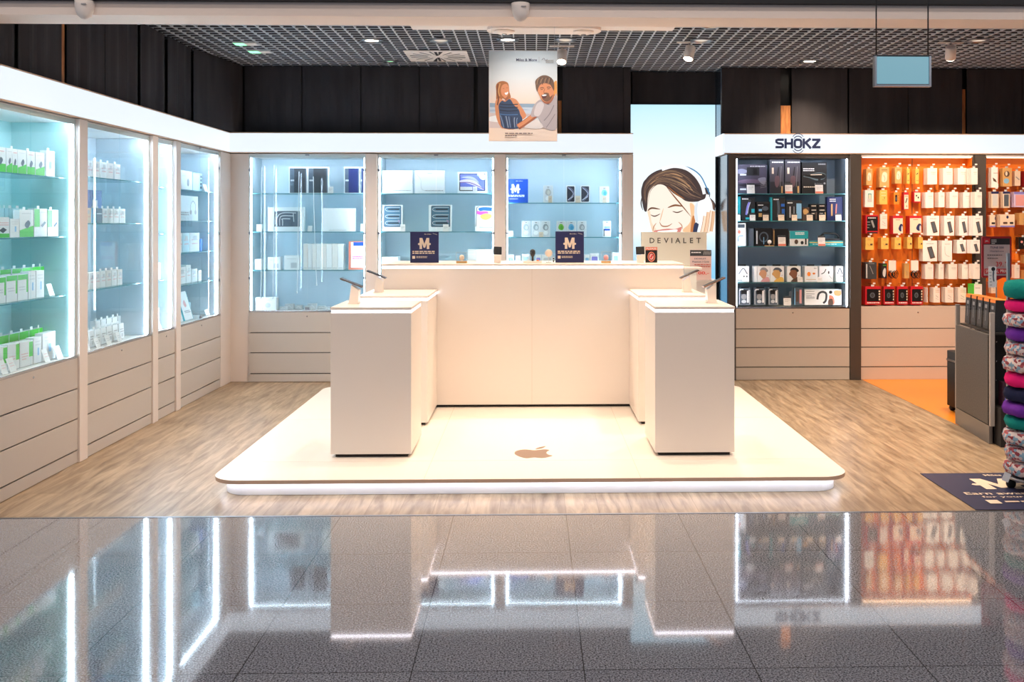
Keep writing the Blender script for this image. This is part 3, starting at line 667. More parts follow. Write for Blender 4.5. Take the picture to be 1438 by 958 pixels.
def m_sign(px0, px1, py, y, z, label):
    x0, x1 = PX(px0, y), PX(px1, y); h = PZ((px0 + px1) / 2, py, y) - z
    t = thing('counter_sign', ((x0 + x1) / 2, y, z), label, 'sign')
    mb = MB(); mb.box((-(x1 - x0) / 2, 0, 0), ((x1 - x0) / 2, .02, h), 'sign_navy', bev=.0015); mb.build('board', t)
    mb = MB(); mb.box((-(x1 - x0) / 2 + .02, .0205, 0), ((x1 - x0) / 2 - .02, .07, .006), 'acrylic'); mb.build('foot', t)
    a = Art(x1 - x0, h); m_sign_art(a); a.build('print', t)
m_sign(576, 616, 325.5, YQ - .1, ZT, 'navy square sign with big M on the rear counter, below tablet cartons')
m_sign(780, 820, 325, YQ - .1, ZT, 'navy square sign with big M on the rear counter, below phone cartons')
def watch_stand(px, y, label, sgn, w=.082):
    x = PX(px, y); t = thing('watch_display', (x, y, ZT), label, 'device display')
    mb = MB(); mb.box((-.027, -.03, 0), (.027, .03, .062), 'counter_top', bev=.004); mb.build('post', t)
    mb = MB(); Mx = Matrix.Translation((sgn * .0, -.012, .068)) @ Matrix.Rotation(math.radians(-22), 4, 'X') @ Matrix.Rotation(math.radians(7 * sgn), 4, 'Z')
    mb.box((-w / 2 * .85, -.006, .0), (w / 2 * .85, .006, .066), 'black', Mx, bev=.004); o = mb.build('screen', t)
watch_stand(698.5, YQ - .12, 'beige block with a tilted black screen on the rear counter, centre', 1)
watch_stand(899, YQ - .12, 'beige block with a tilted dark screen at the end of the rear counter', -1)
def acrylic_cube(px, y, w, h, label, dot):
    x = PX(px, y); t = thing('acrylic_display_box', (x, y, ZT), label, 'display box')
    mb = MB(); mb.box((-w / 2, -w / 2, 0), (w / 2, w / 2, .014), 'gold', bev=.002); mb.build('base', t)
    mb = MB(); 
    for a_, b_ in (((-w / 2, -w / 2), (w / 2, -w / 2 + .002)), ((-w / 2, w / 2 - .002), (w / 2, w / 2)), ((-w / 2, -w / 2 + .002), (-w / 2 + .002, w / 2 - .002)), ((w / 2 - .002, -w / 2 + .002), (w / 2, w / 2 - .002))): mb.box((a_[0], a_[1], .0145), (b_[0], b_[1], h), 'acrylic')
    mb.box((-w / 2, -w / 2, h), (w / 2, w / 2, h + .002), 'acrylic')
    for sx in (-1, 1): mb.box((sx * w / 2 - .0012, -w / 2 - .0012, .014), (sx * w / 2 + .0012, -w / 2, h + .003), 'lgrey')
    mb.box((-w / 2, -w / 2 - .0012, h), (w / 2, -w / 2 , h + .003), 'lgrey'); mb.build('cover', t)
    mb = MB(); mb.lathe([(.001, .018), (.016, .024), (.021, .042), (.016, .06), (.001, .066)], dot, 16); mb.build('tracker', t)
acrylic_cube(648.5, YQ - .15, .085, .085, 'clear cube with a small round device on the rear counter, first one', 'cream')
acrylic_cube(851, YQ - .15, .075, .09, 'clear cube with a pinkish round device beside the second navy sign', 'pink')
def earbud_stand(px, y, label, headm, hw=.022):
    x = PX(px, y); t = thing('earbud_display', (x, y, ZT), label, 'device display')
    mb = MB(); mb.prism(rr(-.075, -.03, .075, .03, .012, 4), 0, .014, 'counter_top'); mb.build('tray', t)
    mb = MB(); mb.lathe([(.009, .0145), (.009, .05), (hw * .7, .058), (hw, .075), (hw * .95, .098), (hw * .5, .108), (.002, .11)], headm, 16); mb.build('device_holder', t)
    mb = MB()
    mb.box((-.045, -.01, .0145), (-.025, .012, .026), 'white', bev=.004); mb.box((.03, -.01, .0145), (.052, .012, .024), 'orange', bev=.003); mb.build('sample', t)
earbud_stand(748, YQ - .14, 'small tray with a black teardrop device on the rear counter middle', 'dark')
t = thing('charging_puck', (PX(770.5, YQ - .1), YQ - .1, ZT), 'pale round charging puck on a thin post left of the second navy sign', 'charger'); t['label'] = 'pale round charging puck on a thin post beside the second navy sign'
mb = MB(); mb.lathe([(.022, 0), (.022, .005), (.004, .006), (.004, .052)], 'lgrey', 16); mb.build('post', t)
mb = MB(); mb.lathe([(.001, -.006), (.028, -.005), (.03, 0), (.028, .005), (.001, .006)], 'cream', 24, Matrix.Translation((0, -.006, .078)) @ Matrix.Rotation(PI / 2, 4, 'X')); mb.build('puck', t)
t = thing('remote_tag', (PX(777.4, YQ - .16), YQ - .16, ZT), 'tiny black upright clip with two dots beside the second navy sign', 'accessory')
mb = MB(); mb.box((-.006, -.004, 0), (.006, .004, .048), 'white', bev=.002); mb.build('clip', t)
mb = MB(); mb.box((-.0055, -.0065, .010), (.0055, -.0045, .022), 'black'); mb.box((-.0055, -.0065, .028), (.0055, -.0045, .040), 'black'); mb.build('dot', t)
# PLEASE card
y = YQ - .13; x0, x1 = PX(906.5, y), PX(923, y); h = PZ(915, 347, y) - ZT
t = thing('notice_card', ((x0 + x1) / 2, y, ZT), 'small black PLEASE card with a red ring at the end of the rear counter', 'sign')
w = x1 - x0; mb = MB(); mb.box((-w / 2, 0, 0), (w / 2, .006, h), 'black', bev=.001); mb.build('board', t)
a = Art(w, h); a.rect('salmon', 0, .8, 1, 1); a.text('white', 'PLEASE', .08, .84, h * .12, width=w * .84)
a.ell('salmon', .5, .38, .32, .32, 24); a.ell('black', .5, .38, .25, .25, 24); a.ell('pink', .5, .38, .19, .2, 20); a.line('red', [(.42, .28), (.62, .5)], .012, False); a.build('print', t)

# ---------------------------------------------------------------- speaker plinth with its name board
YV = 8.82; zv = PZ(985, 393, YV)
v0, v1 = PX(936, YV), PX(1006, YV)
t = thing('speaker_plinth', ((v0 + v1) / 2, YV + .12, 0), 'white display plinth in front of the glowing portrait', 'plinth')
mb = MB(); mb.box((-(v1 - v0) / 2, -.12, .001), ((v1 - v0) / 2, .22, zv - .02), 'white_lam', bev=.003); mb.build('body', t)
mb = MB(); mb.box((-(v1 - v0) / 2 - .01, -.14, zv - .02), ((v1 - v0) / 2 + .01, .23, zv), 'white_gloss', bev=.004); mb.build('top', t)
yb_ = YV + .17; b0, b1 = PX(905, yb_), PX(997, yb_); zb0 = .9
t = thing('name_board', ((b0 + b1) / 2, yb_ + .20, 0), 'cream board with thin spaced capital lettering standing behind the rear counter', 'sign')
zt_ = PZ(950, 326, yb_ + .2); 
b0, b1 = PX(905, yb_ + .2), PX(997, yb_ + .2)
mb = MB(); mat('board_cream', '#f6f1e0', .35); mb.box((-(b1 - b0) / 2, 0, .001), ((b1 - b0) / 2, .05, zt_), 'board_cream', bev=.004); mb.build('board', t)
a = Art(b1 - b0, zt_, T=None)
vz = PZ(950, 341.5, yb_ + .2) / zt_; wd = PX(987, yb_ + .2) - PX(916, yb_ + .2)
a = Art(b1 - b0, zt_); xs_ = [.164, .27, .380, .465, .556, .663, .765, .872]
for ch, u in zip('DEVIALET', xs_):
    a.text(mat('ink_brown', '#4a4638', .5), ch, u, vz, .050, center=True)
a.build('lettering', t)
y = YV - .06; x0, x1 = PX(969, y), PX(999, y); w = x1 - x0; z1_ = PZ(985, 351, y); h = z1_ - zv - .002
t = thing('price_board', ((x0 + x1) / 2, y, zv + .001), 'pinkish price board reading 1100,- on the white plinth before the portrait', 'sign')
mb = MB(); mb.box((-w / 2, 0, 0), (w / 2, .004, h), mat('card_pink', '#e3c9c6', .5), bev=.001); mb.build('board', t)
mb = MB(); mb.box((-w / 2 + .01, .0045, 0), (w / 2 - .01, .05, .004), 'acrylic'); mb.build('foot', t)
a = Art(w, h); a.rect('charcoal', 0, .80, 1, 1)
for k in range(5): a.poly('grey', [(.62 + k * .07, .84), (.66 + k * .07, .84), (.69 + k * .07, .96), (.65 + k * .07, .96)])
a.lines('white', .06, .5, [.9], .035); a.text('ink_logo', 'DEVIALET', .2, .69, h * .045, width=w * .55); a.text('ink_logo', 'Phantom I Gold', .1, .585, h * .05, width=w * .78)
a.lines(pr('#c76a5c'), .2, .95, [.5, .43], .03); a.lines('grey', .2, .55, [.36], .03)
a.text(pr('#e0392b'), '1100,-', .08, .17, h * .12, width=w * .8); a.build('print', t)
# small white things on the plinth side
t = thing('white_riser', (PX(968, 8.45), 8.45, PZT), 'slim white lit riser between rear counter and price board', 'plinth')
zr = PZ(968, 375, 8.45) - PZT; mb = MB(); mb.box((-.055, -.05, .001), (.055, .08, zr - .02), mat('white_cool', '#f2f6f2', .4), bev=.003); mb.build('body', t); mb = MB(); mb.box((-.075, -.07, zr - .02), (.10, .1, zr), 'white_gloss', bev=.003); mb.build('top', t)

# ================================================================ hanging poster
YP = 7.0; x0, x1 = PX(686.5, YP), PX(782.5, YP); z0, z1 = PZ(735, 198.5, YP), PZ(735, 71.5, YP); w, h = x1 - x0, z1 - z0
t = thing('hanging_poster', ((x0 + x1) / 2, YP, z0), 'hanging poster of a laughing couple at the beach above the rear counter', 'poster')
sky = emis_grad('print_sky', [(0, '#e9d6cb'), (.30, '#f0d2bb'), (.42, '#f3dccb'), (.7, '#dfe5e8'), (1, '#c3d9e8')], 0, h, 0)
mb = MB(); mb.box((-w / 2, 0, 0), (w / 2, .004, h), sky); mb.build('board', t)
for sx in (-1, 1):
    mb = MB(); mb.tube([(sx * (w / 2 - .02), .002, h - .004), (sx * (w / 2 - .02), .002, ZC + .04 - z0)], .0012, 'lgrey', 6); mb.build('thread', t)
def T_p(cx, cy): return ((cx - 103) / 617, (885 - cy) / 815)
a = Art(w, h, T=T_p, step=.0004)
a.poly(pr('#d7c6c4'), [(110, 765), (110, 545), (716, 545), (716, 765)]); a.poly(pr('#8fa9c0'), [(110, 540), (220, 545), (716, 548), (716, 580), (110, 578)])
a.poly(pr('#c9d6e2'), [(110, 578), (716, 580), (716, 640), (110, 630)]); a.poly(pr('#b3c3d6'), [(110, 600), (420, 590), (480, 604), (110, 618)]); a.blob(pr('#eef0f2'), [(110, 665), (300, 640), (500, 668), (716, 650), (716, 700), (400, 720), (110, 705)])
a.poly(pr('#f2dccb'), [(103, 885), (103, 766), (720, 766), (720, 885)])
a.blob(pr('#e8a048'), [(672, 380), (690, 352), (716, 345), (717, 470), (690, 475)])
SK, SKD, SKL = pr('#dd8f60'), pr('#a85f3c'), pr('#f2b48a')
# woman
a.blob(pr('#b06a34'), [(170, 440), (168, 380), (195, 350), (235, 343), (272, 358), (285, 395), (288, 440), (300, 490), (270, 520), (225, 500), (210, 560), (185, 570), (170, 520)])
a.poly(SK, spline([(205, 500), (250, 520), (300, 495), (350, 510), (385, 560), (420, 610), (440, 660), (400, 690), (380, 640), (355, 600), (350, 765), (220, 765), (196, 700), (170, 620), (160, 545), (175, 505)], 4))
a.line(SK, [(172, 560), (182, 650), (205, 720), (235, 762)], w * .05)
a.blob(SK, [(215, 400), (232, 375), (262, 370), (282, 395), (284, 435), (272, 475), (250, 500), (225, 478), (212, 440)])
a.blob(SKD, [(240, 500), (225, 475), (250, 498), (272, 478), (275, 500), (258, 520)])
a.blob('white', [(246, 450), (262, 446), (277, 440), (270, 462), (254, 466)]); a.line(SKD, [(228, 412), (242, 408)], .003); a.line(SKD, [(260, 405), (276, 404)], .003)
a.line(pr('#7e4420'), [(185, 370), (178, 440), (190, 500), (180, 560)], .01); a.line(pr('#d79a58'), [(205, 365), (190, 430), (200, 480)], .008)
DR = pr('#2c4366')
a.blob(DR, [(222, 520), (250, 530), (292, 505), (330, 560), (372, 600), (385, 640), (405, 690), (380, 765), (235, 765), (205, 690), (196, 620), (192, 560)])
for k in range(7): a.line(pr(['#7b8fb0', '#1b2540', '#9aa7bd'][k % 3]), [(205 + k * 26, 650 + k * 4), (222 + k * 22, 700), (238 + k * 20, 762)], .006)
for yy in (548, 575, 605, 640): a.line(pr(['#4d7ab0', '#182038'][(yy // 5) % 2]), [(200, yy), (270, yy + 8), (365, yy + 4)], .006)
# man
SH = pr('#b9aeb0')
a.line(SKD, [(365, 757), (420, 722), (500, 665), (540, 620)], w * .085); a.line(SK, [(365, 750), (425, 712), (500, 655)], w * .05)
a.blob(SH, [(482, 660), (500, 580), (535, 530), (580, 510), (640, 555), (690, 490), (714, 470), (718, 765), (600, 765), (560, 690), (535, 665)])
a.blob(pr('#d8cfd0'), [(510, 640), (530, 560), (570, 530), (600, 560), (570, 640), (540, 660)]); a.line(pr('#8e8488'), [(690, 560), (650, 640), (600, 700)], .006); a.line(pr('#8e8488'), [(700, 640), (650, 720), (620, 762)], .005)
a.blob(pr('#e6ddda'), [(430, 765), (470, 720), (540, 690), (590, 765)])
a.blob(SKD, [(570, 490), (600, 540), (650, 545), (685, 500), (690, 460), (640, 520)])
a.blob(SK, [(542, 400), (560, 372), (610, 360), (660, 375), (686, 410), (688, 460), (668, 505), (625, 530), (585, 515), (560, 475), (546, 440)])
a.blob(pr('#7a4f34'), [(575, 470), (590, 510), (625, 528), (665, 505), (680, 465), (655, 485), (640, 452), (605, 450), (590, 470)])
a.blob(pr('#5b1f1c'), [(580, 470), (602, 462), (625, 465), (618, 492), (600, 500), (585, 490)]); a.blob('white', [(582, 470), (602, 463), (623, 466), (616, 476), (590, 478)])
a.line(pr('#4a2f22'), [(565, 408), (585, 402), (600, 408)], .005); a.line(pr('#4a2f22'), [(625, 400), (645, 396), (662, 402)], .005); a.line(pr('#3a241c'), [(570, 420), (590, 418)], .004); a.line(pr('#3a241c'), [(630, 414), (652, 412)], .004)
a.line(SKD, [(608, 412), (598, 445), (612, 450)], .004)
a.blob(pr('#6b4a35'), [(525, 385), (522, 345), (545, 315), (590, 292), (640, 298), (680, 330), (692, 375), (690, 430), (672, 400), (650, 372), (600, 362), (565, 378), (548, 410), (540, 440), (530, 415)])
for k in range(8): a.line(pr(['#9a7452', '#4c3324'][k % 2]), [(535 + k * 17, 375 - (k % 3) * 8), (545 + k * 17, 330 - (k % 2) * 10), (562 + k * 15, 318)], .005)
a.text('ink_logo', 'Miles & More', *T_p(350, 165), h * .026, width=w * 185 / 617) if False else None
a.T = None
u0, v0_ = T_p(350, 165); a.text('ink_logo', 'Miles & More', u0, v0_, h * .030, width=w * .302)
u0, v0_ = T_p(555, 175); a.rect('grey', u0, v0_, u0 + .003, v0_ + .06)
u0, v0_ = T_p(580, 155); a.line('ink_logo', [(u0, v0_), (u0 + .03, v0_ + .02), (u0 + .06, v0_ - .005), (u0 + .08, v0_ + .012)], .0025); a.lines('grey', u0 + .06, u0 + .17, [v0_ - .008, v0_ - .026], .008)
u0, v0_ = T_p(250, 820); a.lines(pr('#7e6a66'), u0, u0 + .40, [v0_], .012); a.lines(pr('#7e6a66'), u0, u0 + .17, [v0_ - .026], .012)
a.build('print', t)

# ================================================================ hanging monitor in the corridor
YM = 4.7; x0, x1 = PX(1228.5, YM), PX(1308, YM); z0, z1 = PZ(1268, 121.5, YM), PZ(1268, 77, YM); w, h = x1 - x0, z1 - z0
t = thing('hanging_monitor', ((x0 + x1) / 2, YM, z0), 'small pale blue screen hanging on two thin rods before the shop', 'monitor')
mb = MB(); e = .010
mb.box((-w / 2, 0, 0), (w / 2, .03, e), 'steel'); mb.box((-w / 2, 0, h - e * .6), (w / 2, .03, h), 'charcoal'); mb.box((-w / 2, 0, e), (-w / 2 + e, .03, h - e * .6), 'steel'); mb.box((w / 2 - e, 0, e), (w / 2, .03, h - e * .6), 'steel'); mb.box((-w / 2 + e, .012, e), (w / 2 - e, .028, h - e * .6), 'dark'); mb.build('frame', t)
mb = MB(); mb.box((-w / 2 + e + .001, .006, e + .004), (w / 2 - e - .001, .0115, h - e * .6 - .002), mat('screen_blue', '#8fc3d4', .2, emit=.36)); mb.build('screen', t)
for px in (1232, 1305):
    mb = MB(); xx = PX(px, YM) - (x0 + x1) / 2; mb.tube([(xx, .015, h - .002), (xx, .015, 3.42 - z0)], .0035, 'dark', 8); mb.build('rod', t)

# ================================================================ ceiling fixtures
def pir(px, label):
    y = BY - .02; x = PX(px, y); t = thing('motion_detector', (x, y, bz1 - .005), label, 'motion detector')
    mb = MB(); mb.lathe([(.001, -.098), (.018, -.092), (.034, -.078), (.044, -.055), (.049, -.02), (.05, 0)], 'ceil_white', 20); mb.build('body', t)
    mb = MB(); mb.box((.004, -.052, -.028), (.03, -.045, -.022), 'grey', bev=.001); mb.build('lens', t)
pir(119, 'white dome detector on the soffit above the side cabinets'); pir(731, 'white dome detector on the soffit above the hanging poster')
y = 7.56; x0, x1 = PG(683, 33, ZC)[0], PG(845, 33, ZC)[0]; y = PG(760, 33, ZC)[1] + .16; x0, x1 = PX(683, y - .1), PX(845, y - .1)
t = thing('ceiling_emergency_lamp', ((x0 + x1) / 2, y, ZC - .030), 'long white emergency luminaire with two dish lamps on the ceiling panel', 'lamp')
hw = (x1 - x0) / 2
mb = MB(); mb.prism(rr(-hw, -.13, hw, .13, .12, 8), 0, .025, 'ceil_white'); mb.build('housing', t)
for sx in (-1, 1):
    mb = MB(); mb.lathe([(.085, 0), (.08, -.012), (.05, -.022), (.001, -.024)], 'ceil_white', 24, Matrix.Translation((sx * (hw - .14), 0, 0))); o = mb.build('lamp_dish', t)
    mb = MB(); mb.lathe([(.02, -.024), (.02, -.03), (.001, -.031)], 'chrome', 16, Matrix.Translation((sx * (hw - .14), 0, 0))); mb.build('lens', o)
# swirl air outlet
t = thing('air_vent', ((vx0 + vx1) / 2, (vy0 + vy1) / 2, ZC - .012), 'square white swirl air outlet with black slots in the grid ceiling', 'air vent')
hw = (vx1 - vx0) / 2; hd = (vy1 - vy0) / 2
mb = MB(); mb.box((-hw, -hd, 0), (hw, hd, .008), 'ceil_white', bev=.002); mb.build('plate', t)
mb = MB(); mb.keepn = True
for k in range(16):
    A_ = 2 * PI * (k + .5) / 16; r0, r1 = .10, .27; wd = .006 if k % 4 else .012
    c, s_ = math.cos(A_), math.sin(A_); q = [(c * r0 - s_ * wd * .5, s_ * r0 + c * wd * .5), (c * r0 + s_ * wd * .5, s_ * r0 - c * wd * .5), (c * r1 + s_ * wd * 1.6, s_ * r1 - c * wd * 1.6), (c * r1 - s_ * wd * 1.6, s_ * r1 + c * wd * 1.6)]
    mb.prism([(a_ * hw / .3, b_ * hd / .3) for a_, b_ in q], -.0015, 0, 'black')
for q in ((-.012, -.25, .012, -.05), (-.012, .05, .012, .25)): mb.prism([(q[0], q[1]), (q[2], q[1]), (q[2], q[3]), (q[0], q[3])], -.0012, 0, 'black')
mb.build('slot', t)
def spotlamp(x, y, z, power, color, size=1.9, blend=.8, rad=.05, aim=None):
    l = bpy.data.lights.new('spot', 'SPOT'); l.energy = power; l.color = color; l.spot_size = size; l.spot_blend = blend; l.shadow_soft_size = rad
    o = bpy.data.objects.new('fitting_or_fill_spot', l); COL.objects.link(o); o.location = (x, y, z)
    if aim: o.rotation_euler = (Vector(aim) - Vector((x, y, z))).to_track_quat('-Z', 'Y').to_euler()
    return o
WARM = (1, .76, .54); NEUT = (1, .90, .80)
mat('lens_warm', '#fff0da', emit=14); mat('lens_dim', '#e9dccd', .3, emit=.5); mat('lens_green', '#7fe0a0', emit=1.2)
def downlight(px, py, label, on=1, pw=60, green=False, r=.085, col=WARM):
    x, y = PG(px, py, ZC - .01); t = thing('downlight', (x, y, ZC - .012), label, 'lamp')
    mb = MB(); mb.lathe([(r * .78, .06), (r * .78, .001), (r * 1.12, 0), (r * 1.15, .004), (r * 1.15, .012), (r * .85, .06)], 'steel', 28); mb.build('ring', t)
    mb = MB(); mb.lathe([(r * .76, .016), (r * .76, .012), (.001, .010)], 'lens_green' if green else ('lens_warm' if on else 'lens_dim'), 24); mb.build('lens', t)
    if pw: spotlamp(x, y, ZC - .02, pw, col)
LP = 1.0
for px, py, tx, on, pw in [(522, 58, 'lit round downlight in the grid ceiling nearest the swirl vent', 1, 90), (619, 58, 'unlit round downlight between the swirl vent and ceiling panel', 0, 0), (713, 57, 'lit round downlight just above the hanging poster', 1, 60),
                           (794, 57, 'dim round downlight beside the hanging poster, above its edge', 0, 0), (999, 37, 'brightest round downlight between ceiling panel and hanging monitor', 1, 90), (985, 58, 'dim round downlight just behind the brightest one', 0, 0),
                           (1137, 87, 'lit round downlight close to the black panels over the dark blue fascia lettering', 1, 50), (1419, 37, 'lit round downlight above the orange bay at the picture edge', 1, 60), (1374, 58, 'dim round downlight beyond the hanging monitor', 0, 0)]:
    downlight(px, py, tx, on, pw)
downlight(548, 87, 'small green glowing ceiling light near the swirl vent', 1, 0, green=True, r=.06)
for i, (px, py) in enumerate([(345, 62), (365, 73)]):
    x, y = PG(px, py, ZC - .01); t = thing('ceiling_exit_light', (x, y, ZC - .012), ['green and white ceiling exit light, the nearer of two', 'green and white ceiling exit light, the farther of two'][i], 'exit light')
    mb = MB(); mb.box((-.10, -.06, 0), (.10, .06, .01), 'lgrey', bev=.002); mb.build('housing', t)
    mb = MB(); mb.box((-.095, -.055, -.002), (-.005, .055, -.0003), 'lens_green'); mb.build('green_lens', t)
    mb = MB(); mb.box((.005, -.055, -.002), (.095, .055, -.0003), 'ceil_white'); mb.build('white_lens', t)
def trackspot(px, py, label, aim, pw):
    x, y = PG(px, py, ZC - .1); t = thing('track_spotlight', (x, y, ZC), label, 'lamp')
    mb = MB(); mb.box((-.11, -.017, -.012), (.11, .017, -.001), 'ceil_white', bev=.002); mb.build('track_adapter', t)
    mb = MB(); mb.tube([(0, 0, -.012), (0, 0, -.05)], .008, 'steel', 10); mb.build('arm', t)
    q = (Vector(aim) - Vector((x, y, ZC - .1))).to_track_quat('-Z', 'Y').to_matrix().to_4x4()
    mb = MB(); mb.lathe([(.03, .07), (.045, .06), (.045, -.05), (.040, -.055)], 'ceil_white', 20, Matrix.Translation((0, 0, -.1)) @ q); mb.build('head', t)
    mb = MB(); mb.lathe([(.039, -.0565), (.001, -.0568)], 'lens_warm', 20, Matrix.Translation((0, 0, -.1)) @ q); mb.build('lens', t)
    d = (Vector(aim) - Vector((x, y, ZC - .1))).normalized()
    spotlamp(x + d.x * .07, y + d.y * .07, ZC - .1 + d.z * .07, pw, WARM, 1.2, .7, .03, aim)
trackspot(968, 75, 'track spotlight aimed down beside the portrait alcove', (.6, 7.4, 0), 45)
trackspot(1335, 75, 'track spotlight just beyond the hanging monitor', (4.1, 9.6, 1.4), 60)
trackspot(789, 80, 'warm glowing track spotlight right behind the hanging poster', (0, 7.0, 0), 40)
# fittings of the same ceiling that the soffit hides from here still light the platform
for x, y, p in [(-1.9, 5.9, 36), (-.7, 6.5, 62), (.7, 6.5, 62), (1.9, 5.9, 36), (-2.35, 7.4, 42), (2.4, 7.2, 80), (2.6, 5.8, 56), (-2.4, 5.8, 36), (0, 5.75, 44), (-1.2, 5.45, 30), (1.2, 5.45, 30), (4.6, 6.4, 60), (3.6, 7.6, 80)]:
    t = thing('downlight', (x, y, ZC - .012), 'round recessed downlight of the shop ceiling hidden behind the front soffit', 'lamp', group='downlights hidden behind the soffit')
    mb = MB(); mb.lathe([(.066, .06), (.066, .001), (.095, 0), (.098, .004), (.098, .012), (.072, .06)], 'steel', 20); mb.build('ring', t)
    mb = MB(); mb.lathe([(.065, .016), (.065, .012), (.001, .010)], 'lens_warm', 16); mb.build('lens', t)
    spotlamp(x, y, ZC - .02, p, WARM, 1.5, .8)
# corridor: rows of unseen ceiling luminaires above and behind the viewer, plus added fill
def area(x, y, z, sx, sy, power, color, rot=(0, 0, 0)):
    l = bpy.data.lights.new('area', 'AREA'); l.shape = 'RECTANGLE'; l.size = sx; l.size_y = sy; l.energy = power; l.color = color
    o = bpy.data.objects.new('luminaire_or_fill_area', l); COL.objects.link(o); o.location = (x, y, z); o.rotation_euler = rot; return o
for x in (-3.6, 0, 3.6): area(x, 1.2, 3.38, 1.2, .3, 15, (.95, .95, 1))
for x in (-2.4, 0, 2.4): area(x, 3.4, 3.38, 1.6, .15, 6, (1, .86, .74))
spotlamp(0, 5.5, ZC - .05, 46, (1, .95, .9), .62, 1, .03, (0, 7.0, 2.42))  # added spot without a fitting, brightens the hanging poster
for x, tx in ((2.9, 3.4), (4.6, 4.6)): spotlamp(x, 7.7, ZC - .1, 62, WARM, 1.1, .8, .04, (tx, 9.6, 1.3))

for x in (-2.6, .6, 3.6): area(x, 4.35, 3.38, 2.6, .1, 4.5, (1, .9, .84))  # unseen fill areas added to brighten the soffit face
wd_ = bpy.data.worlds.new('world'); SC.world = wd_; wd_.use_nodes = True
bg = wd_.node_tree.nodes['Background']; bg.inputs[0].default_value = (.75, .82, 1, 1); bg.inputs[1].default_value = .13

# ================================================================ floor decal
q = [PG(1292, 666), PG(1352, 712)]
x0 = PX(1292, PG(1292, 666)[1]); ya, yb3 = YS + .012, PG(1350, 665.5)[1]; x1 = x0 + .85
t = thing('floor_decal', ((x0 + x1) / 2, ya, .0035), 'navy floor sticker with a big M beneath the neck pillow rack', 'floor sticker')
w, h = x1 - x0, yb3 - ya
mb = MB(); mb.box((-w / 2, 0, -.0005), (w / 2, h, .001), mat('decal_navy', '#2a2f52', .45)); mb.build('sheet', t)
a = Art(w, h, y=-.0012)
big_m(a, 'cream', .24, .52, .62, .82); a.text('cream', 'Miles & More', .44, .90, h * .05, width=w * .34)
a.text('cream', 'Earn award miles', .09, .37, h * .065, width=w * .72); a.text('cream', 'for your shopping', .17, .28, h * .05, width=w * .6); a.lines('cream', .27, .75, [.17], .03); a.rect('cream', .15, .13, .23, .22)
o = a.build('print', t); o.rotation_euler = (-PI / 2, 0, 0)

# ================================================================ gondola
g0 = PG(1341, 595); g1 = PG(1388.5, 624)
gx, gy = g1; ang = math.atan2(g0[1] - g1[1], g0[0] - g1[0]); glen = math.hypot(g0[0] - g1[0], g0[1] - g1[1])
# local frame: origin at the near corner, local x runs along the side panel to the back, local y to the inside (right)
t = thing('display_gondola', (gx, gy, 0), 'dark grey sales unit with a clear bin on top near the orange wall', 'display unit', ang)
def gb(name, a, b, m, bev=.002, par=None): mb = MB(); mb.box(a, b, m, bev=bev); return mb.build(name, par or t)
mat('gond_grey', '#56524f', .45); mat('gond_dark', '#1e1c1c', .55); noisy(MATS['gond_grey'], 90, '#4e4a47', '#5e5a56', bump=.05)
ZG, ZG2 = .77, .93; GW = 1.25
gb('side_panel', (.02, -.03, .135), (glen - .02, -.0, ZG), 'gond_grey')
gb('base', (.01, -.035 + .01, .002), (glen, -GW, .125), 'steel') if False else None
gb('base_trim', (.0, -.028, .002), (glen, -.002, .13), 'steel')
gb('corner_post', (-.022, -.034, .13), (.0, -.002, ZG2), 'alu'); gb('corner_post', (glen - .018, -.034, .13), (glen + .002, -.002, ZG2), 'alu')
gb('plinth', (.0, -.04, .002), (glen, -GW, .12), 'gond_dark'); gb('lower_shelf', (-.10, -.045, .002), (.34, -GW, .27), 'gond_dark')
gb('back_panel', (.36, -.05, .125), (.39, -GW, ZG - .002), 'gond_dark'); gb('top_shelf', (.0, -.04, ZG), (glen, -GW, ZG + .015), 'gond_dark')
gb('acrylic_side', (.0, -.022, ZG + .002), (glen - .02, -.018, ZG2), 'acrylic', 0); gb('acrylic_front', (.003, -.036, ZG + .016), (.007, -.50, ZG2), 'acrylic', 0)
for zz, l_ in ((.70, .17), (.56, .17), (.42, .16)):
    for yy in (-.12, -.30, -.48):
        mb = MB(); mb.tube([(.36, yy, zz), (.36 - l_, yy, zz - .012), (.36 - l_ - .012, yy, zz + .006)], .004, 'chrome', 8); mb.build('hook', t)
gm = t.matrix_basis.copy()
GR = Matrix.Translation((gx, gy, 0)) @ Matrix.Rotation(ang, 4, 'Z')
def gpos(a, b, z): v = GR @ Vector((a, b, z)); return v
def gpack(a, b, z, w, h, d, body, label, art=None, cat='package', group=None, name='headphone_box', face=-1, tilt=0):
    v = gpos(a, b, z); return pack(name, label, cat, v.x, v.y, v.z, w, h, d, body, art, rz=ang - PI / 2, group=group, tilt=tilt)
def art_bin(a): a.rect('charcoal', .1, .1, .9, .62); a.rect('grey', .3, .68, .7, .8); a.rect('orange', 0, .9, 1, 1); a.line('lgrey', [(.5, .25), (.5, .6)], .004)
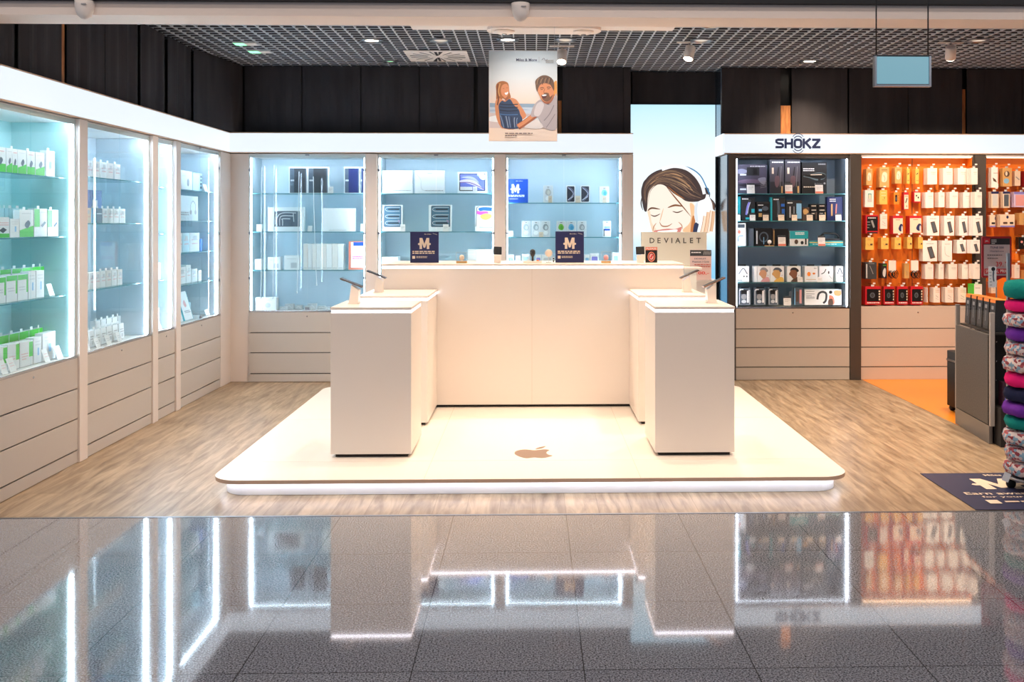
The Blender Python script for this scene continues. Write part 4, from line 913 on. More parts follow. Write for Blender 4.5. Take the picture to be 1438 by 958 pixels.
# the clear bin holds boxes standing one behind the other along the side
for i in range(5):
    v = gpos(glen - .09 - i * .125, -.06 - .0, ZG + .017)
    o = pack('headphone_box', f'tall black carton with orange top in the clear bin, {ordn[i]} from its far end', 'package', v.x, v.y, v.z, .10, .22, .095, 'dark', art_bin, rz=ang + PI, tilt=-.05)
    mb = MB(); mb.box((-.05, 0, .2202), (.05, .095, .2242), 'orange', bev=.001); mb.build('lid', o)
for j in range(3):
    v = gpos(.05, -.24 - j * .13, ZG + .018)
    pack('headphone_box', f'black carton with red top behind the bin corner post, {ordn[j]} from the post', 'package', v.x, v.y, v.z, .11, .20, .10, 'black', lambda a: (a.rect('charcoal', .1, .1, .9, .6), a.rect('red', 0, .92, 1, 1), a.lines('grey', .2, .8, [.7], .04)), rz=ang - PI / 2)
for j in range(2):
    v = gpos(-.03, -.13 - j * .11, .271)
    pack('fragrance_pack', f'dark purple pack with gold cap on the low shelf, {ordn[j]} from the corner', 'package', v.x, v.y, v.z, .09, .17, .08, mat('plum', '#3a2233', .35), lambda a: (a.rect('violet', .15, .2, .85, .7), a.ell('gold', .5, .88, .25, .1)), rz=ang - PI / 2)
v = gpos(-.102, -.115, .17); 
pack('shelf_tag', 'small white tag hanging at the low shelf of the grey unit', 'price tag', v.x, v.y - .003, v.z + .02, .05, .09, .002, 'white', None, rz=ang - PI / 2)
# suitcase behind
sx_, sy_ = PX(1337.5, 7.75), 7.75
t = thing('suitcase', (sx_ + .185, sy_, 0), 'black roller suitcase half hidden behind the grey sales unit', 'suitcase')
mb = MB(); mb.prism(rr(-.15, -.22, .15, .22, .05, 5), .05, .50, 'rubber', smooth=True); mb.build('shell', t)
mb = MB(); mb.prism(rr(-.155, -.225, .155, .225, .05, 5), .42, .435, 'steel'); mb.build('zip_band', t)
for a_, b_ in ((-.11, -.17), (.11, -.17), (-.11, .17), (.11, .17)):
    mb = MB(); mb.lathe([(.001, -.012), (.025, -.012), (.025, .012), (.001, .012)], 'rubber', 14, Matrix.Translation((a_, b_, .026)) @ Matrix.Rotation(PI / 2, 4, 'X')); mb.build('wheel', t)
mb = MB(); mb.tube([(-.06, .1, .50), (-.06, .1, .53), (.06, .1, .53), (.06, .1, .50)], .008, 'charcoal', 8); mb.build('handle', t)
# red framed price sign standing on the gondola
Ysg = 7.15
x0, x1 = PX(1378.5, Ysg), PX(1420, Ysg); z0, z1 = PZ(1400, 390, Ysg), PZ(1400, 332, Ysg); w, h = x1 - x0, z1 - z0
t = thing('price_sign', ((x0 + x1) / 2, Ysg, ZG + .017), 'red framed price sign for headphones standing on the grey unit', 'sign')
zz = z0 - ZG - .017
mb = MB(); mb.prism([(x, z) for x, z in rr(-w / 2, zz, w / 2, zz + h, .012, 4)], -.006, .006, 'dred', Matrix(((1, 0, 0, 0), (0, 0, 1, 0), (0, 1, 0, 0), (0, 0, 0, 1)))); mb.prism([(-.05, zz + .002), (.05, zz + .002), (.008, zz - .018), (-.008, zz - .018)], -.005, .005, 'dred', Matrix(((1, 0, 0, 0), (0, 0, 1, 0), (0, 1, 0, 0), (0, 0, 0, 1)))); mb.build('frame', t)
mb = MB(); mb.tube([(0, 0, .006), (0, 0, zz - .017)], .005, 'steel', 10); mb.build('pole', t)
mb = MB(); mb.box((-.03, -.04, 0), (.04, .04, .005), 'steel', bev=.001); mb.build('foot', t)
a = Art(w, h, y=-.0062); a.rect(pr('#c7b9bd'), .06, .05, .94, .80); a.rect('dark', .06, .80, .94, .95); a.rect('red', .06, .82, .27, .95)
a.text('lgrey', 'JBL', .10, .86, h * .045, width=w * .12); a.lines('lgrey', .31, .48, [.90, .86, .82], .02)
a.text('ink_logo', 'TUNE 500', .26, .705, h * .05, width=w * .46); a.text('ink_logo', 'Headphone', .26, .62, h * .04, width=w * .46); a.lines('charcoal', .16, .66, [.54], .018); a.lines('charcoal', .16, .52, [.46], .018)
a.text('red', '39.', .44, .27, h * .12, width=w * .26); a.text('red', '99', .74, .345, h * .045, width=w * .11)
a.rect('red', .06, .10, .94, .22); a.text('paper', 'SPECIAL PRICE', .09, .125, h * .075, width=w * .82); o = a.build('print', t); o.location = (0, 0, zz)

# ================================================================ neck pillow rack
YK = PG(1430, 690)[1]; XK = PX(1453, YK); RK = PX(1453, YK) - PX(1414, YK)
t = thing('pillow_rack', (XK, YK, 0), 'rolling rack with a steel upright holding a column of neck pillows', 'display rack')
mb = MB(); mb.lathe([(.15, .072), (.155, .078), (.155, .086), (.15, .09)], 'steel', 32); mb.build('base_plate', t)
mb = MB(); mb.tube([(0, 0, .09), (0, 0, 1.42)], .012, 'steel', 12); mb.build('pole', t)
xr = PX(1417.5, YK + .18) - XK
mb = MB(); mb.box((xr - .008, .185, .078), (xr + .008, .205, PZ(1417, 357, YK)), 'steel', bev=.002); mb.build('upright', t)
mb = MB(); mb.box((xr - .008, .12, .078), (0.02, .185, .088), 'steel'); mb.build('bracket', t)
for k in range(4):
    A_ = PI / 4 + k * PI / 2 + .25; cx_, cy_ = .125 * math.cos(A_), .125 * math.sin(A_)
    mb = MB(); mb.lathe([(.001, -.014), (.02, -.014), (.027, -.008), (.027, .008), (.02, .014), (.001, .014)], 'rubber', 18, Matrix.Translation((cx_, cy_, .028)) @ Matrix.Rotation(PI / 2, 4, 'X')); c = mb.build('caster', t)
    mb = MB(); mb.tube([(cx_, cy_, .05), (cx_, cy_, .073)], .01, 'charcoal', 8); mb.build('swivel', c)
ps = [('teal', 393, 431), ('pink', 431, 450), ('floral', 446, 471), ('purple', 467, 491), ('floral', 488, 508), ('floral', 506, 533), ('pink', 531, 553), ('navy', 553, 577), ('purple', 574, 597), ('teal', 596, 617), ('floral', 608, 636), ('floral', 630, 655), ('floral', 652, 676)]
cn = {'teal': 'teal plush', 'pink': 'hot pink plush', 'purple': 'purple plush', 'navy': 'navy blue plush', 'floral': 'red and white floral'}
zt0 = PZ(1440, 393, YK) ; zb0_ = .092; hh = (zt0 - zb0_) / 13.0
# relative heights follow the photo
hs = [1.3, .85, 1.0, .95, .9, 1.15, 1.0, .95, .95, .85, 1.05, 1.05, 1.0]; ssum = sum(hs); zc = zt0
for i, (c, a_, b_) in enumerate(ps):
    ph = (zt0 - zb0_) * hs[i] / ssum; z = zc - ph; zc = z
    me = MB(); n1, n2 = 40, 12; R0 = RK * rnd.uniform(.60, .66); r0 = RK * .40; vs = []; fs = []
    rz = rnd.uniform(-.4, .4); tot = math.radians(300)
    for u in range(n1 + 1):
        A_ = -tot / 2 + tot * u / n1 + PI * 1.05; endt = min(1, min(u, n1 - u) / 3.0); rr_ = r0 * (math.sqrt(1 - (1 - endt) ** 2) * .95 + .05) * (1 + .05 * math.sin(u * 1.1 + i))
        for k in range(n2):
            B_ = 2 * PI * k / n2; ry = (ph / 2 - .0006) * (rr_ / r0 / 1.05) * (1 if True else 0)
            R_ = R0 + rr_ * math.cos(B_) * (1 + .06 * math.sin(5 * A_ + i)); vs.append((R_ * math.cos(A_), R_ * math.sin(A_), ph / 2 + (1 if math.sin(B_) > 0 else -1) * abs(math.sin(B_)) ** .55 * ry))
    for u in range(n1):
        for k in range(n2): fs.append([u * n2 + k, u * n2 + (k + 1) % n2, (u + 1) * n2 + (k + 1) % n2, (u + 1) * n2 + k])
    fs.append(list(range(n2))[::-1]); fs.append([n1 * n2 + k for k in range(n2)])
    me.add(vs, fs, 'floral' if c == 'floral' else 'p_' + c, True)
    o = me.build('neck_pillow', None, (XK + rnd.uniform(-.008, .008), YK, z), rz=rz); tag(o, f'{cn[c]} neck pillow, {ordn[i]} from the top of the rack', 'pillow')
mb = MB(); y = YK - .16; x0, x1 = PX(1404.5, y), PX(1416, y)
t = thing('hanging_pillow_tag', ((x0 + x1) / 2, YK - .02, PZ(1410, 406, y)), 'white card with a dark figure hanging on the pillow rack upright', 'label card')
w, h = x1 - x0, PZ(1410, 376, y) - PZ(1410, 406, y)
mb.box((-w / 2, 0, 0), (w / 2, .001, h), 'paper'); mb.build('card', t); a = Art(w, h); a.ell('dark', .6, .88, .25, .1); a.blob('slate', [(.55, .78), (.72, .75), (.68, .5), (.75, .3), (.6, .3), (.52, .5)]); a.lines('grey', .1, .35, [.7, .55, .4, .25, .1], .04); a.build('print', t)
mb = MB(); v = (PX(1411, YK - .17), YK - .17, PZ(1411, 676, YK - .17)); mb.box((-.02, 0, 0), (.02, .001, .05), 'white', Matrix.Rotation(.4, 4, 'Y')); tag(mb.build('hanging_price_tag', None, v), 'white paper tag dangling from the lowest floral pillow', 'price tag')
# ================================================================ products
CL = [None]
def bp(name, cat, px0, px1, pyt, z, label, body, art=None, dy=.12, d=.05, group=None, tilt=-.0, hang=False, side=None):
    Y = D + dy; x0, x1 = PX(px0, Y), PX(px1, Y); h = PZ((px0 + px1) / 2, pyt, Y) - z - .001
    if CL[0]: x0, x1 = max(x0, CL[0][0]), min(x1, CL[0][1])
    return pack(name, label, cat, (x0 + x1) / 2, Y, z + .001, x1 - x0, h, d, body, art, group=group, tilt=tilt, hang=hang)
def ptag(px0, px1, pyt, z, label, m='paper', dy=.075, red=False, group=None, dark=True):
    Y = D + dy; x0, x1 = PX(px0, Y), PX(px1, Y); h = PZ((px0 + px1) / 2, pyt, Y) - z - .001
    def art(a):
        if dark: a.rect('charcoal', 0, .82, 1, 1)
        a.lines('grey', .15, .85, [.66, .54, .42], .03)
        if red: a.rect('salmon', .0, .0, 1, .2)
    o = pack('price_tag', label, 'price tag', (x0 + x1) / 2, Y, z + .001, x1 - x0, h, .002, m, art, tilt=-.12, group=group, bev=.0002); return o
# ---- artwork
def a_apple(a, m, u, v, s):                                         # small maker's mark: round fruit with a bite and leaf
    k = a.h / a.w
    a.blob(m, [(u - s * k, v), (u - s * .6 * k, v + s * .8), (u, v + s * .65), (u + s * .6 * k, v + s * .8), (u + s * .6 * k, v + .1 * s), (u + s * .9 * k, v - s * .3), (u + .4 * s * k, v - s), (u, v - s * .85), (u - s * .5 * k, v - s)], 3)
def art_phone(c1, c2, dark=False):
    def f(a):
        a.rrect(pr('#e4e8ec') if not dark else pr('#3a3b48'), .10, .06, .90, .95, .1, .05)
        if dark:
            a.line(pr('#a9abc4'), [(.2, .88), (.55, .72), (.78, .52), (.55, .32), (.18, .14)], .010); a.line(pr('#7f819c'), [(.35, .9), (.75, .72), (.85, .5), (.6, .25), (.3, .1)], .006); a.line(pr('#d5d6e4'), [(.22, .16), (.5, .26), (.78, .36)], .006)
        else:
            a.blob(pr(c1), [(.2, .62), (.35, .80), (.62, .80), (.80, .62), (.70, .45), (.45, .42), (.25, .5)]); a.blob(pr(c2), [(.40, .62), (.55, .72), (.72, .60), (.60, .46), (.42, .50)]); a.blob(pr('#ffffff'), [(.24, .30), (.5, .40), (.78, .30), (.6, .14), (.3, .16)])
        a.rrect('dark', .38, .885, .62, .915, .03, .012)
    return f
def art_tab(a):
    a.rrect('slate', .10, .16, .94, .97, .06, .05); a.rrect(pr('#4f7388'), .13, .19, .91, .94, .04, .035)
    for y0, y1 in ((.76, .90), (.50, .62), (.24, .38)):
        a.line('lgrey', [(.88, y1), (.30, y1), (.17, (y0 + y1) / 2), (.30, y0), (.86, y0)], a.w * .022); a.line('dark', [(.84, (y0 + y1) / 2), (.3, (y0 + y1) / 2)], a.w * .05, False)
    a.blob(pr('#9a8ba5'), [(.78, .44), (.88, .40), (.86, .32), (.80, .36)])
def art_box_lines(a): a.lines('lgrey', .35, .95, [.12], .02); a.rrect('grey', .32, .11, .37, .15, .01, .01); a.rrect('lgrey', .42, .86, .56, .89, .01, .01)
def art_air(a):
    a.rrect('dark', .06, .10, .94, .94, .03, .04); a.rect(pr('#6f78c8'), .09, .14, .91, .90)
    a.blob(pr('#e3d3ee'), [(.09, .60), (.35, .66), (.62, .55), (.80, .30), (.88, .16), (.55, .36), (.25, .50), (.09, .52)]); a.blob(pr('#b7b8ea'), [(.12, .75), (.4, .80), (.60, .70), (.72, .48), (.45, .66)])
    a.rect('#f1ece6', .09, .14, .50, .30); a.line('#7d5a8c', [(.09, .50), (.4, .50), (.66, .36), (.9, .18)], .008); a.blob('#dbe9f6', [(.66, .9), (.91, .9), (.91, .62), (.78, .68)]); a.line('#5a64b4', [(.7, .88), (.76, .62), (.91, .62)], .006)
def art_color(a):
    a.blob('#ffffff', [(.1, .1), (.9, .1), (.9, .95), (.1, .95)], 3) if False else None
    a.line('dark', [(.05, .18), (.10, .93), (.2, .97)], .006, False); a.blob('blue', [(.2, .90), (.5, .95), (.98, .92), (.96, .80), (.5, .82), (.28, .80)]); a.blob('magenta', [(.12, .80), (.3, .78), (.7, .78), (.72, .66), (.4, .64), (.12, .68)]); a.blob('yellow', [(.3, .62), (.6, .70), (.9, .66), (.88, .52), (.6, .44), (.36, .5)]); a.rect('teal', .25, .15, .98, .17)
# ---- cabinet A
CL[0] = (PX(349.5, D) + .021, PX(514, D) - .021)
zA = SHL + [.692]
def art_ear(a):
    a.rect(pr('#55626e'), .0, .0, 1, 1); a.rect('black', .72, .05, .96, .98); a.rrect('lgrey', .06, .46, .26, .52, .02, .01); a.poly(pr('#8e98a2'), [(0, 1), (1, .78), (1, .62), (0, .90)])
for k, (p0, p1, t_) in enumerate([(405.5, 431, 'beside the loose white cables'), (431.5, 461, 'second from the room corner'), (483, 505, 'third from the room corner'), (506, 514, 'pressed against the cabinet side')]):
    bp('tablet_case_box', 'carton', p0, p1, 234.5, SHL[0], f'dark glossy carton with white frame on top shelf, {t_}', 'white', lambda a: (a.rect('slate', .06, .02, .97, .95), a.rect('navy' if k > 1 else 'charcoal', .3, .02, .9, .95), a.rrect('lgrey', .1, .46, .3, .52, .02, .01)), d=.07)
ptag(461, 468, 262, SHL[0], 'white price tag on the top shelf between the dark cartons', dark=False)
def art_cable(a):
    a.rect('slate', .18, .20, .88, .84)
    for q in range(3): a.line('lgrey', [(.78 - q * .08, .76 - q * .12), (.40, .76 - q * .12), (.25 + q * .08, .55 - q * .05), (.25 + q * .08, .24)], .009)
    a.line('lgrey', [(.7, .78), (.72, .4)], .008)
bp('device_box', 'carton', 376, 427, 291, SHL[1], 'white carton printed with dark coiled loops on the second shelf', 'white', art_cable, d=.05)
bp('laptop_box', 'carton', 452.5, 498.5, 292.5, SHL[1], 'plain white laptop carton standing on the second shelf', 'white', lambda a: a.line('grey', [(.2, .06), (.75, .06)], .003), d=.06)
bp('adapter_box', 'carton', 360, 368, 315, SHL[1], 'tiny white carton alone on the second shelf beside the coil print carton', 'white', lambda a: a.lines('lgrey', .2, .8, [.5, .3], .05))
bp('leaning_card', 'price tag', 432, 438, 317, SHL[1], 'small leaning card beside the coil print carton', 'paper', None, d=.003, tilt=-.3)
bp('leaning_card', 'price tag', 506, 514, 314, SHL[1], 'small leaning card beside the laptop carton', 'paper', None, d=.003, tilt=-.3)
for k, (a0, a1, pt, tx) in enumerate([(352, 367, 364, 'lowest, against the cabinet side'), (376, 394, 361, 'with grey square window'), (399, 420, 359, 'taller, with grey square window')]):
    bp('adapter_box', 'carton', a0, a1, pt, SHL[2], f'small white adapter carton on the third shelf, {tx}', 'white', (lambda a: (a.rect('lgrey', .45, .12, .85, .5), a.lines('lgrey', .2, .8, [.75], .04))) if k else None, d=.08)
for k, (a0, a1) in enumerate([(426, 432), (432.3, 438), (438.3, 444), (444.3, 451), (451.3, 458), (458.3, 466), (466.3, 474), (474.3, 482)]):
    bp('slim_white_box', 'carton', a0, a1, 342.5, SHL[2], 'slim white carton in the tight upright row on the third shelf', 'white' if k % 2 else 'paper', lambda a: a.rect('lgrey', .1, .05, .9, .08), d=.12, group='upright white cartons on the third shelf')
def art_poster(a):
    a.rect('white', .14, .07, 1, .97); a.rect('navy_b', .28, .84, .95, .97); a.lines('lgrey', .4, .9, [.76, .68, .54], .02); a.text('magenta', 'SALE', .22, .38, .02, width=a.w * .7) if False else a.lines('magenta', .24, .98, [.44, .38], .035)
bp('offer_card', 'sign', 489.5, 513.5, 339, SHL[2], 'white offer card with a thick pink edge on the third shelf', 'salmon', art_poster, d=.006)
bp('adapter_box', 'carton', 358.5, 368, 418, .692, 'white carton at the bottom of the corner cabinet, first of two', 'white', None, d=.09, dy=.1)
bp('adapter_box', 'carton', 368.3, 388, 418, .692, 'white carton with fine grey print at the bottom, second of two', 'white', lambda a: (a.ell('lgrey', .4, .4, .2, .2), a.lines('lgrey', .2, .7, [.8], .04)), d=.09, dy=.1)
for k, (a0, a1, tp) in enumerate([(392, 402, 431), (400, 412, 427), (414, 424, 429), (427, 436, 430), (432, 444, 426.5), (446, 456, 430), (456, 463, 431)]):
    Y = D + .12 + (k % 3) * .05; bpw = bp('cable_pack', 'package', a0, a1, tp, .692, f'small clear cable pack lying at the bottom, {ordn[k]} from the white cartons', 'lgrey', lambda a: a.line('white', [(.2, .3), (.5, .7), (.8, .3)], .004), d=.05, dy=.12 + (k % 3) * .06)
# loose white charging cables looped over the shelf fronts
for k, (pts, tx) in enumerate([([(368, 235), (367, 300), (367, 380), (366, 418)], 'nearest the room corner'), ([(385, 232), (385, 300), (384, 370), (383, 417)], 'second from the corner'), ([(420, 241), (419, 300), (418, 370), (417, 409)], 'third from the corner'), ([(440, 248), (441, 300), (443, 360), (444.5, 398)], 'longest kinked one')]):
    Y = D + .035; mb = MB(); mb.tube([(PX(a, Y), Y, PZ(a, b, Y)) for a, b in spline(pts, 4, False)], .0032, 'white', 8)
    a, b = pts[-1]; mb.tube([(PX(a, Y), Y, PZ(a, b, Y)), (PX(a, Y), Y, PZ(a, b + 3, Y))], .006, 'white', 8)
    tag(mb.build('charging_cable'), f'white cable hanging inside the corner cabinet, {tx}', 'cable')
# ---- cabinet B
CL[0] = (PX(530.5, D) + .021, PX(694.5, D) - .021)
for a0, a1, tx, b in [(536.5, 579, 'first on the top shelf', 0), (582.5, 624.5, 'second, beside the purple tablet', 1)]:
    bp('laptop_box', 'carton', a0, a1, 239.5, SHL[0], f'flat white laptop carton showing a slim profile print, {tx}', 'white', lambda a: (a.lines('grey', .35, .95, [.12], .02), a.lines('grey', .43, .58, [.86], .02), a.line('lgrey', [(.05, .85), (.2, .6), (.28, .14), (.95, .10)], .004) if b else None), d=.05)
bp('tablet_box', 'carton', 642.5, 684, 242, SHL[0], 'landscape tablet carton with violet swirling screen on top shelf', 'white', art_air, d=.04, tilt=-.08)
ptag(664, 670, 262, SHL[0], 'small white tag before the violet tablet carton', dark=False)
bp('tablet_box', 'carton', 534, 565, 288, SHL[1], 'portrait tablet carton with blue ribbons print, at the cabinet edge', 'white', art_tab, d=.04, tilt=-.06)
bp('tablet_box', 'carton', 602, 634, 288, SHL[1], 'portrait tablet carton with dark ribbons print, middle of the shelf', 'white', art_tab, d=.04, tilt=-.06)
bp('tablet_box', 'carton', 667, 692, 289.5, SHL[1], 'white tablet carton with blue, pink and yellow blobs', 'white', art_color, d=.04, tilt=-.06)
ptag(562, 569, 315, SHL[1], 'small white tag at the blue ribbons tablet carton', dark=False); ptag(622, 630, 315, SHL[1], 'small white tag at the dark ribbons tablet carton', dark=False)
bp('accessory_tray', 'tray', 530.8, 559, 361, 1.095, 'low white tray between shelf side and the first navy sign', 'white', None, d=.16, dy=.1)
for k, (a0, a1) in enumerate([(657, 668), (668.4, 680), (680.4, 692)]):
    bp('keyboard_box', 'carton', a0, a1, 350.5, 1.095, 'low white carton in the row behind the clear cube', 'white' if k % 2 else 'paper', lambda a: a.rect('lgrey', .05, .1, .95, .14), d=.14, dy=.1, group='low white cartons behind the clear cube')
# ---- cabinet C
CL[0] = (PX(710, D) + .021, PX(873.5, D) - .021)
sC = [1.763, 1.42, 1.05]
def art_bluem(a): big_m(a, 'white', .12, .40, .62, .78); a.lines('white', .0, .82, [.30, .25], .03); a.lines('white', .05, .5, [.15], .02); a.text('white', 'Miles & More', .40, .90, .008, width=a.w * .34)
bp('info_card', 'sign', 713.4, 741.5, 251.5, sC[0], 'bright blue square card with big white M on top shelf', 'navy_b', art_bluem, d=.004)
for a0, a1, t_, c in [(763, 776.5, 260.5, ('#b9bab8', '#d9d6cf', False, 'silvery phone picture')), (795, 808, 260.5, ('', '', True, 'dark swirl picture, nearer the blue card')), (815, 828.5, 260.5, ('', '', True, 'dark swirl picture, farther from the blue card')), (842, 855.5, 262, ('#8fd0ea', '#5fb4dc', False, 'light blue phone picture'))]:
    bp('phone_box', 'carton', a0, a1, t_, sC[0], f'white phone carton with {c[3]}, top shelf', 'white', art_phone(c[0] or '#fff', c[1] or '#fff', c[2]), d=.03)
for a0, a1, tx in [(770, 775, 'below the silvery phone picture'), (808, 815, 'between the two dark swirl cartons'), (846, 852, 'below the light blue phone picture')]: ptag(a0, a1, 275, sC[0], 'tiny pinkish tag ' + tx, 'cream', dark=False)
for k, (a0, a1, c1, c2, tx) in enumerate([(732.5, 745, '#b8c6cc', '#dfe8ec', 'pale grey, first of three'), (746.5, 759, '#a9bcc4', '#dfe8ec', 'grey, middle of three'), (760, 772.5, '#98a4aa', '#d8e2e6', 'darker grey, third of three'), (781.5, 794.5, '#7cc648', '#5ab02c', 'bright green'), (795.5, 809, '#6fbbe0', '#4a9fd0', 'sky blue'), (811, 823.5, '#a2a8ae', '#c8ced4', 'silver, behind the navy sign edge')]):
    bp('phone_box', 'carton', a0, a1, 310.5, sC[1], f'white phone carton with {tx} phone print, second shelf', 'white', art_phone(c1, c2), d=.03)
bp('phone_box', 'carton', 846.5, 858, 310.5, sC[1], 'white phone carton with blue band print at the shelf end', 'white', lambda a: (a.rrect('#eef4fa', .1, .04, .9, .96, .08, .04), a.rect('navy_b', .2, .4, .9, .52), a.rect('sky', .2, .56, .9, .66), a.rect('dark', .1, .04, .2, .5), a.rrect('dark', .38, .9, .62, .93, .03, .01)), d=.03)
bp('leaning_card', 'price tag', 713.5, 721, 324, sC[1], 'small white card at the very end of the second shelf', 'paper', None, d=.003)
ptag(757, 763, 326, sC[1], 'tiny pinkish tag in front of the grey phone cartons', 'cream', dark=False)
for k, (a0, a1, tp, c) in enumerate([(712, 722, 358, 'sky'), (724, 731, 359, 'lcyan'), (733, 744, 357, 'lcyan'), (752, 760, 358, 'violet'), (761, 776, 358, 'lgrey'), (821, 828, 358, 'sky'), (829, 841, 356, 'violet'), (860, 871, 355, 'sky')]):
    bp('watch_box', 'carton', a0, a1, tp, sC[2], f'small boxed watch on the lowest visible shelf, {ordn[k]} from the middle pillar', 'white', lambda a: a.rrect(c, .15, .1, .85, .85, .08, .08), d=.06, dy=.1)

# ---- cabinet D (dark)
CL[0] = (PX(1032.5, D) + .021, PX(1192.5, D) - .021)
sD = [1.855, 1.583, 1.328, .967, .732]
DK = '#15161a'
def art_multi(a):
    a.rect(pr('#4a4658'), 0, 0, 1, 1); a.blob('#8d8fa8', [(0, .80), (.2, .85), (.38, .76), (.2, .68), (0, .7)]); a.rect('dark', .34, .62, .75, .9); a.rect('black', .55, .66, .68, .86); a.blob('#6d5a70', [(.1, .45), (.5, .5), (.9, .42), (.6, .35), (.1, .38)]); a.blob('#2a2632', [(.05, .3), (.4, .34), (.8, .28), (.4, .22)]); a.rect('lgrey', .12, .62, .32, .68); a.rect('lgrey', .12, .12, .32, .18); a.lines('lgrey', .45, .95, [.92], .03); a.blob('#8a8ca0', [(.7, .5), (.95, .55), (.9, .3)])
    for q in range(4): a.line('grey', [(.78, .2 + q * .06), (.98, .24 + q * .06)], .004)
bp('styler_box', 'carton', 1034, 1077, 231, sD[0], 'wide grey purple carton picturing hair styling tools, top shelf', pr('#4a4658'), art_multi, d=.09)
def art_brush(a):
    a.rect(pr('#4d4a55'), 0, 0, 1, 1); a.rect('#2c2b33', .0, .0, .9, .35); a.line('#201e26', [(.62, .78), (.55, .52)], .012); a.blob('#6b5158', [(.38, .5), (.66, .5), (.66, .28), (.5, .18), (.36, .28)]); a.line('grey', [(.8, .8), (.72, .2)], .003); a.rect('cream', .14, .58, .28, .76); a.lines('white', .15, .95, [.90], .04); a.rect('tan', .8, .02, .9, .22)
bp('hair_brush_box', 'carton', 1081, 1101, 224, sD[0], 'tall carton with hot air brush, next to the wide purple carton', 'slate', art_brush, d=.09)
bp('hair_brush_box', 'carton', 1102.5, 1124, 224, sD[0], 'tall carton with hot air brush, next to the hair dryer carton', 'slate', art_brush, d=.09)
def art_dryer(a):
    a.rect(DK, 0, 0, 1, 1); a.blob('#5b6a70', [(.05, .55), (.3, .62), (.7, .68), (.95, .62), (.9, .48), (.6, .42), (.3, .5)]); a.blob('black', [(.1, .57), (.4, .63), (.75, .65), (.95, .6), (.9, .5), (.65, .47), (.3, .53)]); a.poly('black', [(.65, .5), (.76, .5), (.74, .3), (.66, .3)]); a.line('cream', [(.35, .60), (.8, .61)], .008); a.lines('white', .05, .5, [.78, .72], .03); a.lines('grey', .65, .95, [.92], .04); a.lines('cream', .06, .6, [.2], .03); a.ell('grey', .9, .33, .04, .03)
bp('hair_dryer_box', 'carton', 1126, 1161, 228, sD[0], 'black carton with a hair dryer picture, top shelf', 'black', art_dryer, d=.09)
for a0, a1, tx, r in [(1049, 1060, 'in front of the styling tools carton', 0), (1102.5, 1113, 'in front of the second brush carton', 1), (1145, 1156, 'in front of the hair dryer carton', 1)]: ptag(a0, a1, 257, sD[0], 'white price tag ' + tx, red=r)
def art_shaver(c, c2):
    def f(a): a.rect('dark', 0, 0, 1, 1); a.lines('white', .06, .5, [.90], .05); a.line(c, [(.60, .82), (.45, .6), (.35, .25)], a.w * .14); a.line('lgrey', [(.66, .80), (.52, .55), (.45, .3)], a.w * .04); a.ell('charcoal', .6, .84, .12, .06); a.rect(c2, .72, .34, .95, .5); a.rect(c2, .3, .05, .6, .14)
    return f
zB_ = sD[1]
for a0, a1, tp, body, art, tx in [(1033.8, 1040, 276, 'teal', None, 'slim teal carton at the end of the second shelf'), (1041, 1060.5, 277, 'dark', art_shaver('violet', 'teal'), 'black shaver carton with violet razor print'), (1062.5, 1081, 283.5, 'dark', lambda a: (a.rect('black', 0, 0, 1, .9), a.ell('slate', .65, .65, .25, .12), a.lines('white', .1, .5, [.8], .05), a.rect('tan', .15, .2, .4, .4), a.rect('sky', .15, .5, .4, .62)), 'black carton with small trimmer parts picture'),
                              (1082, 1103, 277, 'teal', lambda a: (a.rect('dark', .12, 0, 1, 1), a.line('slate', [(.5, .85), (.55, .5), (.5, .15)], a.w * .16), a.rect('blue', .7, .6, .95, .72), a.rect('blue', .75, .2, .95, .5), a.lines('white', .2, .55, [.88], .05)), 'carton with bright blue spine and trimmer print'), (1104, 1126, 281.5, 'dark', lambda a: (a.rect('sky', .65, .1, .98, .85), a.line('lgrey', [(.25, .7), (.25, .15)], a.w * .08), a.line('grey', [(.5, .7), (.5, .2)], a.w * .07), a.lines('white', .08, .4, [.85], .06)), 'dark carton with two wands and pale blue panel'),
                              (1127, 1136.5, 291.5, 'brown', lambda a: a.blob('tan', [(.1, .8), (.5, .9), (.9, .7), (.6, .5), (.2, .5)]), 'low brown carton with tan print'), (1137.5, 1148, 286.5, 'black', lambda a: (a.lines('cream', .2, .8, [.85, .6, .4], .06), a.rect('brown', .7, .1, .9, .5)), 'small black carton, first of a similar pair'), (1148.5, 1160, 286.5, 'black', lambda a: (a.lines('cream', .2, .8, [.85, .6, .4], .06), a.rect('gold', .8, .1, .95, .5)), 'small black carton, second of a similar pair'),
                              (1161.5, 1183.5, 276.5, 'navy', lambda a: (a.line('tan', [(.3, .7), (.3, .2)], a.w * .1), a.line('salmon', [(.6, .7), (.55, .2)], a.w * .07), a.lines('white', .15, .55, [.88, .8], .04)), 'navy carton with slim brush print at the shelf end')]:
    bp('grooming_box', 'carton', a0, a1, tp, zB_, tx, body, art, d=.07)
for k, (a0, a1) in enumerate([(1033.5, 1039.5), (1053, 1061), (1071.5, 1079.5), (1093, 1101.5), (1112, 1119.5), (1133, 1141.5), (1150.5, 1159), (1173.5, 1181.5)]): ptag(a0, a1, 300, zB_, f'cream price tag leaning on the second dark shelf, {ordn[k]} from the alcove', 'cream' if k > 1 else 'white')
z = sD[2]
